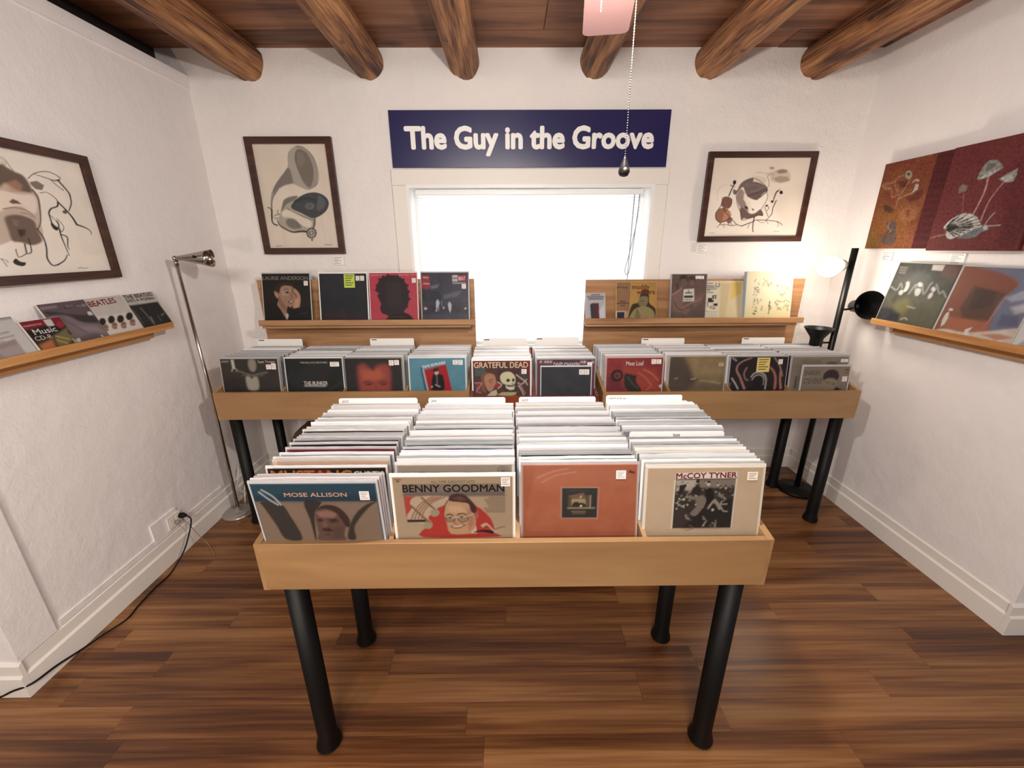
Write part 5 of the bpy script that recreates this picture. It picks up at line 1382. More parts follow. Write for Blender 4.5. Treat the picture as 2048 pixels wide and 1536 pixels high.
# vigas
VX = [(-1.43, .092), (-.765, .088), (-.238, .084), (.486, .084), (1.125, .088), (1.715, .09)]
VL = ['leftmost peeled log ceiling beam above the left wall ledge', 'second peeled log ceiling beam from the left, knotty and cracked', 'smooth log beam above the left end of the blue sign', 'log beam behind the pinkish fan blade above the sign', 'rough fibrous log beam right of the pull chain', 'rightmost log ceiling beam beside the right wall']
for i, (vx, r) in enumerate(VX):
    n, ns = 30, 90; v = []; f = []
    for k in range(ns+1):
        yy = -1.5+(YW+.06+1.5)*k/ns
        for j in range(n):
            a = 2*PI*j/n; p = Vector((math.cos(a)*1.3, yy*1.1+i*9, math.sin(a)*1.3)); rr = r*(1+0.06*noise.noise(p)+0.03*noise.noise(Vector((p.x*4, yy*1.5, p.z*4+i))))+.03*r*(YW-yy)*.35
            if abs(a-4.4-.3*noise.noise(Vector((i*3., yy*2, 0)))) < .11: rr -= .006
            v.append((vx+.012*noise.noise(Vector((i*5., yy*.8, 1)))+rr*math.cos(a), yy, 2.527+rr*math.sin(a)))
    for k in range(ns):
        for j in range(n): f.append((k*n+j, k*n+(j+1) % n, (k+1)*n+(j+1) % n, (k+1)*n+j))
    f.append(tuple(range(n))); f.append(tuple(ns*n+j for j in range(n-1, -1, -1)))
    q = MB(); q.add(v, f, 0, True); tag(q.build('viga_beam', M_VIGA), VL[i], 'beam', 'log beams under the ceiling')
# window
win = empty('window_1', (0, YW, 0)); tag(win, kind='structure')
def wp(name, bx, m, bev=0.0):
    q = MB(); q.box(*bx, 0, bev); o = q.build(name, m, win); return o
x0, x1, z0, z1 = WH
wp('casing', (-.688, .956, -.022, .0, z1-.004, 1.996), M_TRIM, .003)
wp('casing', (-.688, x0+.002, -.019, .0, z0, z1-.004), M_TRIM, .003); wp('casing', (x1-.002, .956, -.019, .0, z0, z1-.004), M_TRIM, .003)
wp('jamb', (x0, x0+.018, -.026, .17, z0, z1), M_JAMB); wp('jamb', (x1-.018, x1, -.026, .17, z0, z1), M_JAMB); wp('jamb', (x0+.018, x1-.018, -.026, .17, z1-.018, z1), M_JAMB); wp('sill', (x0+.018, x1-.018, -.06, .17, z0, z0+.02), M_JAMB)
wp('sash', (x0+.018, x0+.06, .12, .15, z0+.02, z1-.018), M_JAMB); wp('sash', (x1-.06, x1-.018, .12, .15, z0+.02, z1-.018), M_JAMB); wp('sash', (x0+.06, x1-.06, .12, .15, z1-.06, z1-.018), M_JAMB); wp('sash', (x0+.06, x1-.06, .12, .15, z0+.02, z0+.07), M_JAMB); wp('sash', (.115, .155, .118, .152, z0+.07, z1-.06), M_JAMB)
wp('pane', (x0+.06, .115, .133, .137, z0+.07, z1-.06), M_GLASS); wp('pane', (.155, x1-.06, .133, .137, z0+.07, z1-.06), M_GLASS)
bl = empty('window_blind', (0, YW+.045, 0)); tag(bl, 'white cellular window blind glowing with daylight under the blue sign', 'blind')
q = MB(); zz = []; k = 0; z = z1-.052; 
v = []; f = []; nlev = int((z-.955)/.0095)
for k in range(nlev+1):
    yy = -.010 if k % 2 else .0; v += [(x0+.052, yy, z-k*.0095), (x1-.062, yy, z-k*.0095)]
for k in range(nlev): f.append((2*k, 2*k+1, 2*k+3, 2*k+2))
q.add(v, f); q.build('pleated_fabric', M_SHADE, bl)
q = MB(); q.box(x0+.045, x1-.05, -.022, .02, z1-.052, z1-.026, 0, .003); q.build('head_rail', M_JAMB, bl)
q = MB(); q.box(x0+.05, x1-.06, -.014, .008, .93, .953, 0, .003); q.build('bottom_rail', M_JAMB, bl)
q = MB(); q.tube(smooth_path([(.800, -.03, 1.86), (.795, -.033, 1.7), (.762, -.036, 1.5), (.745, -.036, 1.42), (.757, -.037, 1.388), (.772, -.036, 1.41), (.785, -.034, 1.55), (.803, -.03, 1.86)]), .0022, 5); q.build('lift_cord', mat('grey_cord', '8c8a88', .6), bl)
q = MB(); q.tube([(.770, -.028, 1.86), (.766, -.028, 1.30), (.764, -.028, 1.15)], .003, 5); q.build('tilt_wand', mat('clear_wand', 'a8a8a8', .3), bl)
# sign
sg = MB(); sg.box(-.803, .803, 0, .006, 0, .292, 0, .0008); sg = sg.build('shop_sign', M_NAVY, None, (.129, YW-.016, 2.003)); tag(sg, 'navy blue shop sign with bold white letters above the window', 'sign')
tv, tf = text_tris('The Guy in the Groove', 0.075); xa, xb = -.803+.081, .803-.085; mn, mxx = tv[:, 0].min(), tv[:, 0].max(); sx = (xb-xa)/(mxx-mn); sy = .1065/cap_h()
q = MB(); q.add([(xa+(p[0]-mn)*sx, -.0008-.00006*p[2], .100+p[1]*sy) for p in tv], tf); q.build('lettering', M_SIGNT, sg)

# ------------------------------------------------------------------ framed drawings, canvases, wall labels
def framed(name, label, artn, w, h, bd, loc, rz, mf=M_FRAME):
    r = empty(name, loc, (0, 0, rz)); tag(r, label, 'picture')
    iw, ih = w-2*bd, h-2*bd
    for (px, pz, pw, ph, cut) in [(0, 0, w, bd, 0), (0, h-bd, w, bd, 1), (0, 0, h, bd, 2), (0, 0, h, bd, 3)]: pass
    q = MB(); q.prism([(-w/2, 0), (w/2, 0), (w/2-bd, bd), (-w/2+bd, bd)], 1, -.022, 0); q.build('frame_rail', mf, r)
    q = MB(); q.prism([(-w/2, h), (w/2, h), (w/2-bd, h-bd), (-w/2+bd, h-bd)], 1, -.022, 0); q.build('frame_rail', mf, r)
    for s in (-1, 1):
        q = MB(); q.prism([(s*w/2, 0), (s*w/2, h), (s*(w/2-bd), h-bd), (s*(w/2-bd), bd)], 1, -.022, 0); q.build('frame_stile', mf, r)
    q = MB(); q.box(-iw/2-.004, iw/2+.004, -.006, -.001, bd-.004, h-bd+.004); q.build('backing_board', M_WHITE, r)
    add_print(r, artn, iw, ih, 'drawing', M_DRAW, -.007, (0, 0, bd), False)
    q = MB(); q.box(-iw/2, iw/2, -.013, -.0115, bd, h-bd); q.build('glass_pane', M_GLASS, r)
    return r
framed('framed_drawing', 'brown framed ink drawing of an old gramophone with horn', 'drawing_gramophone', .497, .640, .036, (-1.262, YW-.004, 1.524), 0)
framed('framed_drawing', 'brown framed drawing of a bowed head with cello and roots', 'drawing_cello', .640, .497, .032, (1.497, YW-.004, 1.584), 0)
framed('framed_drawing', 'brown framed drawing of a face with twisting branches, left wall', 'drawing_left', .72, .487, .032, (XL+.017, 1.575, 1.436), PI/2+.038)
def canvas(label, panels, h, y0, z0, x):
    """panels: (art, width) from the far end towards the camera on the right wall"""
    tot = sum(p[1] for p in panels); r = empty('painted_canvas', (x, y0-tot/2, z0), (0, 0, -PI/2)); tag(r, label, 'painting'); a = -tot/2
    dep = XR-x-.003
    q = MB(); q.box(-tot/2, tot/2, 0, dep, 0, h, 0, .002); q.build('stretcher', M_CANVAS, r)
    for n, pw in panels:
        add_print(r, n, pw, h, 'painted_panel', M_PAINT, -.0008, (a+pw/2, 0, 0), False); a += pw
    return r
canvas('rust and ochre painting of a pale flower, ribbed strip on its right', [('canvas_flower', .283), ('canvas_ribbed', .097)], .432, 2.455, 1.541, 2.045)
canvas('dark red painting of a white striped snail under mushrooms', [('canvas_snail', .372)], .440, 2.072, 1.532, 2.025)
q = MB(); q.box(2.03, XR-.004, 1.30, 1.688, 1.532, 1.97, 0, .002); tag(q.build('painted_canvas', M_CANVAS), 'plain dark red canvas cut off by the right picture edge', 'painting')
def wall_card(label, loc, rz, w=.066, h=.05):
    q = MB(); q.box(-w/2, w/2, -.003, 0, 0, h, 0)
    for i in range(5):
        ww = w*(.8, .5, .7, .35, .6)[i]; q.add([(-w*.42, -.0034, h*(.84-i*.17)), (-w*.42+ww, -.0034, h*(.84-i*.17)), (-w*.42+ww, -.0034, h*(.88-i*.17)), (-w*.42, -.0034, h*(.88-i*.17))], [(0, 1, 2, 3)], 1)
    tag(q.build('caption_card', [M_WHITE, M_INK], None, loc, (0, 0, rz)), label, 'card')
wall_card('small white caption card below the framed gramophone drawing', (-1.063, YW-.012, 1.458), 0); wall_card('small white caption card below the framed cello drawing', (1.212, YW-.012, 1.522), 0)
wall_card('small white caption card below the pale flower painting', (XR-.008, 2.33, 1.475), -PI/2); wall_card('small white caption card below the snail painting', (XR-.008, 1.96, 1.470), -PI/2)

# ------------------------------------------------------------------ record sleeves
def sleeve_mesh(w=.312, h=.312, t=.006, seed=0, bow=.0015, plast=True):
    rs = random.Random(seed); n = 8; b = MB(); v = []; ph = rs.uniform(0, 6)
    def yb(u): return bow*math.sin(PI*(u+.5))+ (.0008*math.sin(ph+u*9) if bow else 0)
    for i in range(n+1):
        u = -.5+i/n
        for (yy, zz) in ((0, 0), (t, 0), (t, h), (0, h)): v.append((u*w, yy+yb(u)*(zz/h), zz))
    f = [(0, 3, 2, 1), (n*4, n*4+1, n*4+2, n*4+3)]
    for i in range(n):
        a, c = i*4, i*4+4
        for k in range(4): k2 = (k+1) % 4; f.append((a+k, a+k2, c+k2, c+k))
    b.add(v, f, 0)
    if plast:
        v = []; W = w+.010
        for i in range(n*2+1):
            u = -.5+i/(n*2); j = rs.uniform(-.0003, .0003); jz = rs.uniform(-.0004, .0004)
            for (yy, zz) in ((t*.1, h-.001), (t*.9, h-.001), (t*.75, h+.007+jz), (t*.25, h+.007+jz)): v.append((u*W, yy+yb(u)+j*(zz > h), zz))
        f = [(0, 3, 2, 1), (n*8, n*8+1, n*8+2, n*8+3)]
        for i in range(n*2):
            a, c = i*4, i*4+4
            for k in range(4): k2 = (k+1) % 4; f.append((a+k, a+k2, c+k2, c+k))
        b.add(v, f, 1)
        for s in (-1, 1):
            xa, xb = sorted((s*w/2, s*W/2)); b.box(xa, xb, t*.2, t*.8, .003, h, 1)
    return b.mesh('sleeve', [M_CARD, M_PLAST])
SL = [sleeve_mesh(seed=i, t=.0065) for i in range(10)]
SLB = [sleeve_mesh(w=.303, h=.305, seed=i+20, t=.009) for i in range(8)]
LIGHT = ['e6e2e0', 'cac6c8', 'e0dcdc', 'b0acb0', '9c98a0', 'd8c8bc', '8c888c', 'dcd8d4', 'c0a8a4', 'b4bac4', 'e8e4e0', '787480']
DARKC = ['2c2c38', '3a3238', '201c24', '5c3430', '38444c', '6c5448', '342828', '404868', '101014', '1c2030']
rc = random.Random(5)
def rec(mesh, x, yb, yt, col, z=.69, rz=0.0, name='record_sleeve', hh=.305):
    o = bpy.data.objects.new(name, mesh); C.objects.link(o); o.location = (x, yb, z); a = math.asin(max(-.6, min(.6, (yt-yb)/hh))); o.rotation_euler = (-a, 0, rz); o.color = (*lin(col), 1); return o
def art_rec(artn, label, x, yb, yt, z=.69, w=.312, h=.312, t=.0065, col='d8d4d0', rz=0.0, name='record_sleeve', cat='record', plast=True, hh=None):
    m = sleeve_mesh(w, h, t, seed=hash(artn) % 7 if False else len(artn), bow=0, plast=plast); o = rec(m, x, yb, yt, col, z, rz, name, hh or h*.98); tag(o, label, cat)
    add_print(o, artn, w-.005, h-.005, loc=(0, 0, .0025)); return o
def plain_rec(label, x, yb, yt, col, mesh=None, rz=0.0, group=None):
    return tag(rec(mesh or SL[rc.randrange(10)], x, yb, yt, col, rz=rz), label, 'record', group)
def pack(xc, yt0, yt1, yb0, yb1, n, label, group, meshes, dark=.12, tint=None):
    for i in range(n):
        s = (i+.5)/n + rc.uniform(-.28, .28)/n
        c = rc.choice(DARKC) if rc.random() < dark else rc.choice(LIGHT)
        o = rec(meshes[rc.randrange(len(meshes))], xc+rc.uniform(-.005, .005), yb0+(yb1-yb0)*s, yt0+(yt1-yt0)*s, c, rz=rc.uniform(-.008, .008), z=.690+rc.uniform(0, .004)); tag(o, label, 'record', group)
def tabcard(label, text, x0, x1, y, ztop, zb=.70, tx=.06, th=.0075, lean=.0, tw=None, y_b=None):
    """divider card with a raised round-cornered tab"""
    w = x1-x0; h = ztop-zb; r = .008; q = MB(); pts = [(-w/2, 0), (w/2, 0)]
    for k in range(5): a = k*PI/8; pts.append((w/2-r+r*math.cos(a), h-r+r*math.sin(a)))
    for k in range(5): a = PI/2+k*PI/8; pts.append((-w/2+r+r*math.cos(a), h-r+r*math.sin(a)))
    q.prism(pts, 1, 0, .0015); o = q.build('divider_card', M_WHITE, None, ((x0+x1)/2, y if y_b is None else y_b, zb)); o.rotation_euler = (-lean, 0, 0); tag(o, label, 'divider card')
    if text:
        tv, tf = text_tris(text, .01); mn, mxx = tv[:, 0].min(), tv[:, 0].max(); s = th/cap_h(); tw = tw or (mxx-mn)*s; sx = tw/(mxx-mn)
        q = MB(); q.add([(-w/2+tx+(p[0]-mn)*sx, -.0004-.00003*p[2], h-.0155+p[1]*s) for p in tv], tf); q.build('lettering', M_INK, o)
    return o

# ------------------------------------------------------------------ bin tables
def bin_table(label, x0, W, yf, dep, zf, zb, slope, dividers, legs, m, name='record_bin_table', th=.018, foot=True):
    r = empty(name, (x0+W/2, yf, 0)); tag(r, label, 'table'); ox, oy = x0+W/2, yf
    def B(nm, *bx, bev=.0015): q = MB(); q.box(bx[0]-ox, bx[1]-ox, bx[2]-oy, bx[3]-oy, bx[4], bx[5], 0, bev); return q.build(nm, m, r)
    yb = yf+dep; zt = zf+slope*dep
    B('front_panel', x0+th*.5, x0+W-th*.5, yf, yf+th, zb, zf); B('back_panel', x0+th, x0+W-th, yb-th, yb, zb, zt)
    B('bottom_panel', x0+th, x0+W-th, yf+th, yb-th, zb+.004, zb+.016)
    for xs in (x0, x0+W-th):
        q = MB(); q.prism([(yf+.0005-oy, zb), (yb-oy, zb), (yb-oy, zt), (yf+.0005-oy, zf)], 0, xs-ox, xs+th-ox); q.build('side_panel', m, r)
    for xd in dividers:
        q = MB(); q.prism([(yf+th-oy, zb+.016), (yb-th-oy, zb+.016), (yb-th-oy, zt-.004), (yf+th-oy, zf-.002)], 0, xd-.006-ox, xd+.006-ox); q.build('divider', m, r)
    for (lx, ly) in legs:
        q = MB(); q.lathe([(.034, 0), (.038, .004), (.038, .016), (.0305, .045), (.030, .06), (.030, zb)], (lx-ox, ly-oy, 0), n=22); lg = q.build('leg', M_BLACK, r)
        q = MB(); q.lathe([(.0385, .006), (.0395, .010), (.0385, .014)], (lx-ox, ly-oy, 0), n=22, caps=False); q.build('foot_ring', M_BLACKS, lg)
    return r
FX = -.673
bin_table('front light maple record bin table on four black legs', FX, 1.37, .8882, .60, .8198, .67, .20, [-.318, .020, .360], [(-.6033, .9186), (.627, .9186), (-.6033, 1.2925), (.627, 1.2925)], M_MAPLE)
bin_table('back left maple record bin table beside the left wall', -1.5826, 1.37, 2.066, .50, .8275, .671, .26, [-1.222, -.890, -.556], [(-1.513, 2.0965), (-.283, 2.0965), (-1.513, 2.47), (-.283, 2.47)], M_MAPLE)
bin_table('back right maple record bin table beside the right wall', .494, 1.37, 2.026, .52, .8275, .671, .26, [.852, 1.180, 1.497], [(.5637, 2.0565), (1.794, 2.0565), (.5637, 2.43), (1.794, 2.43)], M_MAPLE)
bin_table('reddish cherry record bin in the middle below the window', -.205, .672, 1.995, .53, .82, .60, .26, [.131], [(-.13, 2.05), (.39, 2.05), (-.13, 2.46), (.39, 2.46)], M_CHERRY)

# front bin, column by column
c0, c1, c2, c3 = -.490, -.149, .187, .520
art_rec('lp_blue_band', 'record with a blue top band and a man in profile, leaning forward', c0, .913, .889, col='4a5a66', rz=-.004)
for i, (dy, cc) in enumerate([(.010, 'd0a8a8'), (.019, 'c09898'), (.027, 'd8c8c8')]): plain_rec(['pink sleeve directly behind the blue-banded record', 'second pink sleeve behind the blue-banded record', 'pale sleeve just before the orange-lettered record'][i], c0+.004*i, .913+dy, .893+dy, cc)
art_rec('lp_orange_letters', 'record with tall orange and white block letters, second visible cover of the leftmost column', c0+.004, .948, .962, col='2c2420')
for (yt, cc, lb) in [(.998, 'c8a48c', 'peach-coloured sleeve behind the orange-lettered record'), (1.012, 'd8ccb8', 'cream sleeve behind the orange-lettered record'), (1.036, '8c949c', 'blue-grey sleeve in the leftmost front column'), (1.069, '6c2c34', 'maroon sleeve in the leftmost front column'), (1.100, '1e1c22', 'black sleeve in the leftmost front column')]:
    plain_rec(lb, c0+rc.uniform(-.003, .003), .948+(yt-.962)*.98, yt, cc)
pack(c0, 1.112, 1.425, 1.09, 1.37, 20, 'white-edged sleeve packed in the leftmost column of the front bin', 'packed records in the leftmost front column', SL, .42)
art_rec('lp_clarinet_man', 'tan record with a smiling man in glasses on a red disc', c1+.002, .915, .917, col='e8dccc')
art_rec('lp_grey_swirl', 'grey-beige record just behind the cover with the smiling man', c1, .945, .978, col='b8aca0')
for (yt, cc, lb) in [(.994, 'e8e4e4', 'white sleeve second behind the smiling man cover'), (1.010, '8c9098', 'slate grey sleeve in the second front column'), (1.026, 'dcd8e0', 'pale lilac sleeve in the second front column'), (1.042, 'f0eeee', 'bright white sleeve before the navy sleeve, second front column'), (1.066, '28244c', 'navy blue sleeve in the second front column')]:
    plain_rec(lb, c1+rc.uniform(-.003, .003), .965+(yt-.978)*.96, yt, cc)
pack(c1, 1.08, 1.425, 1.06, 1.37, 22, 'white-edged sleeve packed in the second column of the front bin', 'packed records in the second front column', SL, .42)
art_rec('lp_rust', 'terracotta record with a small dark square photograph in the centre', c2+.003, .920, .978, col='a86a50')
for (yt, cc, lb) in [(1.006, '2c2c30', 'black-topped sleeve second behind the terracotta cover'), (1.030, '1c1c20', 'thin black sleeve in the third front column'), (1.046, '303034', 'dark charcoal sleeve in the third front column')]:
    plain_rec(lb, c2+rc.uniform(-.003, .003), .942+(yt-.990), yt, cc, rz=.008)
pack(c2, 1.056, 1.43, 1.03, 1.38, 24, 'white-edged sleeve packed in the third column of the front bin', 'packed records in the third front column', SL, .38)
plain_rec('white sleeve directly behind the terracotta cover', c2, .930, .990, 'e8e4e4')
art_rec('lp_cream_crowd', 'cream record with red lettering over a black and white crowd photograph', c3, .913, .955, col='d8c4a8')
for (yt, cc, lb) in [(.968, 'ece4d4', 'cream sleeve right behind the crowd photograph cover'), (.980, 'f0ece8', 'white sleeve second behind the crowd photograph cover'), (.996, '24242c', 'black sleeve in the rightmost front column'), (1.012, 'e8e4e0', 'white sleeve between dark ones in the rightmost front column'), (1.030, '4c5c60', 'dark teal sleeve in the rightmost front column'), (1.050, 'd89850', 'orange sleeve in the rightmost front column'), (1.066, 'e0d8d8', 'pale sleeve behind the orange one'), (1.088, '3c5458', 'deep teal sleeve in the rightmost front column'), (1.104, 'f0ecec', 'white sleeve behind the deep teal one'), (1.120, '3c3c60', 'indigo sleeve in the rightmost front column')]:
    plain_rec(lb, c3+rc.uniform(-.003, .003), .922+(yt-.955)*.97, yt, cc)
tabcard('white divider card marked Jazz halfway back in the rightmost front column', 'Jazz', .372, .668, 1.15, 1.012, tx=.135, th=.010, lean=.12, y_b=1.118)
pack(c3, 1.165, 1.425, 1.13, 1.38, 16, 'white-edged sleeve packed behind the Jazz card, rightmost column of the front bin', 'packed records in the rightmost front column', SL, .38)
tabcard('white divider card marked JAZZ at the back of the leftmost front column', 'JAZZ', -.640, -.345, 1.445, 1.022, tx=.012, lean=.08, y_b=1.418)
tabcard('white divider card marked Jazz at the back of the second front column', 'Jazz', -.304, -.015, 1.445, 1.022, tx=.010, th=.009, lean=.08, y_b=1.418)
tabcard('white divider card marked JAZZ at the back of the third front column', 'JAZZ', .036, .325, 1.445, 1.022, tx=.010, lean=.08, y_b=1.418)
tabcard('white divider card marked NEW AGE at the back of the rightmost front column', 'NEW AGE etc', .366, .655, 1.445, 1.024, tx=.012, lean=.08, y_b=1.425)
tabcard('white divider card marked REGGAE/WORLD in the rightmost front column', 'REGGAE/WORLD', .372, .672, 1.43, 1.006, tx=.022, th=.0075, lean=.08, y_b=1.412)

# back bins
def backcol(xc, yf, ye, n, desc, dark=.1, meshes=SLB, z=.69):
    pack(xc, yf+.012, ye, yf-.030, ye-.075, n, 'pale-edged sleeve packed behind the '+desc, 'records packed behind the '+desc, meshes, dark)
BK = [(-1.397, 'lp_city_night', 'record with a spotlit white group on dark brown', 'spotlit group cover', '4c4440', 2.135, 2.455), (-1.052, 'lp_black_bunker', 'black record with small cream lettering', 'black lettered cover', '2c3030', 2.135, 2.455), (-.731, 'lp_orange_face', 'record with a close-up orange face on black', 'orange face cover', '2c2a2c', 2.130, 2.455), (-.388, 'lp_blue_guitarist', 'turquoise record with a guitarist on a tilted red panel', 'turquoise cover', 'd8e4e8', 2.135, 2.455),
      (-.040, 'lp_skull_banquet', 'record with a red border, a skull and a diner', 'skull cover', 'e8e0d8', 2.070, 2.415), (.300, 'lp_purple_lights', 'dusky purple record half hidden behind a plain slate one', 'dusky purple cover', '4c383c', 2.080, 2.415),
      (.673, 'lp_red_motor', 'red record with a motorcycle and white title', 'red motorcycle cover', 'c89890', 2.110, 2.44), (1.017, 'lp_brown_seascape', 'sandy brown record with a misty landscape', 'sandy brown cover', '9c8c74', 2.125, 2.44), (1.338, 'lp_tunnel', 'dark record with glowing curved lines and a yellow note', 'glowing curves cover', '302828', 2.105, 2.44), (1.665, 'lp_grey_map', 'grey-beige record behind a small portrait record', 'grey-beige cover', 'b0a498', 2.105, 2.44)]
for i, (xc, an, lb, ds, cc, yf, ye) in enumerate(BK):
    art_rec(an, lb+', back left bin' if i < 4 else (lb+', middle bin' if i < 6 else lb+', back right bin'), xc, yf-.035, yf, w=.305, h=.308, t=.008, col=cc)
    backcol(xc, yf+.006, ye, 16 if i != 5 else 14, ds, 0.35 if i in (0, 1, 2, 5) else .22)
art_rec('lp_slate_small', 'plain slate grey small record in front of the dusky purple one', .300, 2.031, 2.062, w=.262, h=.272, t=.006, col='3a3c42')
art_rec('lp_small_singer', 'small grey record with a dark-haired portrait, right end of back right bin', 1.69, 2.056, 2.078, w=.255, h=.262, t=.006, col='d8d4d0')
for (lb, x0, x1, y, zt) in [('white divider card behind the spotlit group cover, back left bin', -1.545, -1.270, 2.485, 1.030), ('white divider card behind the orange face cover, back left bin', -.855, -.585, 2.485, 1.030), ('grey divider card behind the skull cover below the window', -.160, .110, 2.445, 1.034), ('grey divider card behind the dusky purple cover below the window', .160, .425, 2.445, 1.037), ('white divider card behind the sandy brown cover, back right bin', .815, 1.080, 2.470, 1.024), ('white divider card behind the grey-beige cover, back right bin', 1.435, 1.700, 2.470, 1.024)]:
    o = tabcard(lb, None, x0, x1, y, zt, lean=.05, y_b=y-.02)
    q = MB(); q.box(-(x1-x0)/2+.010, -(x1-x0)/2+.042, -.0006, 0, zt-.70-.010, zt-.70-.005); q.build('lettering', M_INK, o)

# upper display ledges on the back bins
def display(label, x0, x1, lx0, lx1, zt):
    r = empty('display_ledge', ((x0+x1)/2, 2.6, 0)); tag(r, label, 'shelf'); ox = (x0+x1)/2; oy = 2.6
    q = MB(); q.box(x0-ox, x1-ox, 0, .015, .87, zt, 0, .0015); q.build('back_board', M_OAK, r)
    q = MB(); q.box(lx0-ox, lx1-ox, 2.492-oy, 2.506-oy, 1.108, 1.142, 0, .002); q.build('lip', M_OAK, r)
    q = MB(); q.box(lx0+.01-ox, lx1-.03-ox, 2.506-oy, 2.600-oy, 1.090, 1.104, 0, .0015); q.build('ledge_board', M_OAK, r)
    for sx in (x0+.10, x1-.10):
        q = MB(); q.box(sx-.02-ox, sx+.02-ox, .0155, .035, .72, 1.30, 0, .0015); q.build('support_post', M_OAK, r)
display('oak display ledge above the back left record bin', -1.55, -.213, -1.523, -.208, 1.374); display('oak display ledge above the back right record bin', .480, 1.845, .466, 1.812, 1.364)
ZL = 1.1045
def upr(artn, label, xc, w, h, t=.006, col='302c2c', name='record_sleeve', cat='record', plast=True, yb=2.528):
    return art_rec(artn, label, xc, yb, 2.590 if t < .01 else 2.562, z=ZL, w=w, h=h, t=t, col=col, name=name, cat=cat, plast=plast)
upr('lp_portrait_hand', 'dark record with a short-haired person touching their face, left display ledge', -1.360, .288, .314, yb=2.526); upr('lp_dark_sunset', 'near-black record with a yellow-green note, left display ledge', -1.012, .292, .314, col='e8e4e0'); upr('lp_silhouette', 'pink-red record with a curly-haired silhouette, left display ledge', -.706, .290, .314, col='b05060'); upr('lp_night_street', 'dark blue record with a night street scene, left display ledge', -.390, .288, .314, col='302c38')
upr('box_long', 'narrow grey card with a dark red rectangle, right display ledge', .540, .124, .190, plast=False, col='c8c4cc', name='printed_card', cat='card')
upr('lp_striped_singer', 'tan record with brown stripes and a seated singer, right display ledge', .790, .254, .256, plast=False, col='c89a54')
upr('book_friends', 'brownish mauve book with embracing figures, right display ledge', 1.102, .218, .300, t=.024, plast=False, col='b8b4b4', name='book', cat='book', yb=2.508)
upr('lp_white_text', 'white record cover with black text and small photographs, right display ledge', 1.322, .262, .256, plast=False, col='e8dcc0')
upr('book_cream', 'cream book with faint sketches and a signature, right display ledge', 1.594, .286, .312, t=.030, plast=False, col='a8b4c4', name='book', cat='book', yb=2.508)

# wall ledges
def wall_ledge(label, wall, s, y0, y1, zt, y1b):
    """s=+1 left wall, -1 right wall"""
    r = empty('wall_ledge', (wall, (y0+y1)/2, zt)); tag(r, label, 'shelf'); oy = (y0+y1)/2
    def B(nm, xa, xb, ya, yb, za, zb):
        a, c = sorted((s*xa, s*xb)); q = MB(); q.box(a, c, ya-oy, yb-oy, za, zb, 0, .0015); q.build(nm, M_OAKY, r)
    B('lip', .098, .110, y0, y1, -.030, 0); B('ledge_board', .007, .098, y0, y1, -.030, -.018); B('back_rail', .007, .050, y0, y1b, -.066, -.030)
wall_ledge('oak picture ledge on the left wall holding small records', XL, 1, 1.12, 2.045, 1.212, 1.985); wall_ledge('oak picture ledge on the right wall holding three records', XR, -1, 1.33, 2.212, 1.183, 2.135)
def wallitem(artn, label, side, yc, w, h, z, xb, xt, t=.004, col='d8d4cc', name='record_sleeve', cat='record', plast=False):
    m = sleeve_mesh(w, h, t, seed=len(artn), bow=0, plast=plast); o = bpy.data.objects.new(name, m); C.objects.link(o); a = math.asin((xt-xb)*(-1 if side > 0 else 1)/h)
    o.location = (xb, yc, z); o.rotation_euler = (-abs(a), 0, PI/2 if side > 0 else -PI/2); o.color = (*lin(col), 1); tag(o, label, cat); add_print(o, artn, w-.002, h-.002, loc=(0, 0, .001)); return o
zL = 1.195
wallitem('single_show', 'single with black lettering above a stage photo, right end of left wall ledge', 1, 1.985, .172, .176, zL, -1.690, -1.755)
wallitem('single_four_faces', 'white single with red lettering and four faces, left wall ledge', 1, 1.812, .170, .178, zL, -1.690, -1.757)
wallitem('single_bare', 'single with a purple-grey blurred photo, left wall ledge', 1, 1.640, .180, .178, zL, -1.690, -1.757)
wallitem('cd_pack', 'red and black blank disc pack on the left wall ledge', 1, 1.522, .138, .126, zL, -1.682, -1.730, t=.010, name='disc_pack', cat='disc pack')
wallitem('single_white', 'white-bordered single at the left end of the left wall ledge', 1, 1.372, .150, .150, zL, -1.686, -1.742)
zR = 1.1655
wallitem('lp_dark_faces', 'dark green record with four white faces, far end of right wall ledge', -1, 2.048, .308, .310, zR, 1.990, 2.040, plast=True, col='1c1c1c')
wallitem('lp_rust_cliff', 'rust and blue record with a cliff painting, middle of right wall ledge', -1, 1.732, .305, .306, zR, 1.990, 2.040, plast=True, col='c8b8a8')
wallitem('lp_white_right', 'mostly white record cut off by the right picture edge', -1, 1.418, .300, .300, zR, 1.990, 2.040, plast=True, col='404040')

# ------------------------------------------------------------------ lamps
L = empty('floor_lamp', (-1.683, 2.176, 0)); tag(L, 'slim chrome floor lamp with a cone head by the left corner', 'lamp')
q = MB(); q.lathe([(.088, 0), (.090, .006), (.086, .014), (.050, .024), (.016, .030), (.012, .04)], (0, 0, 0), n=36); q.build('base', mat('satin_lamp_base', 'a8a29a', .25, .6), L)
q = MB(); q.tube([(0, 0, .03), (.012, 0, .75), (.0, 0, 1.50)], .0085, 12); q.build('pole', M_CHROME, L)
q = MB(); q.sphere((0, 0, 1.512), .013, 0, 2); q.lathe([(.011, 0), (.011, .03)], (0, 0, 1.475), n=14); q.build('joint', M_CHROME, L)
hd = Vector((.96, .27, -.02)).normalized()
q = MB(); q.lathe([(.010, 0), (.013, .02), (.024, .07), (.036, .12), (.044, .155), (.0425, .155), (.034, .12), (.010, .03)], (0.008, -.002, 1.513), hd, n=28, caps=False); sh = q.build('lamp_shade', M_CHROME, L)
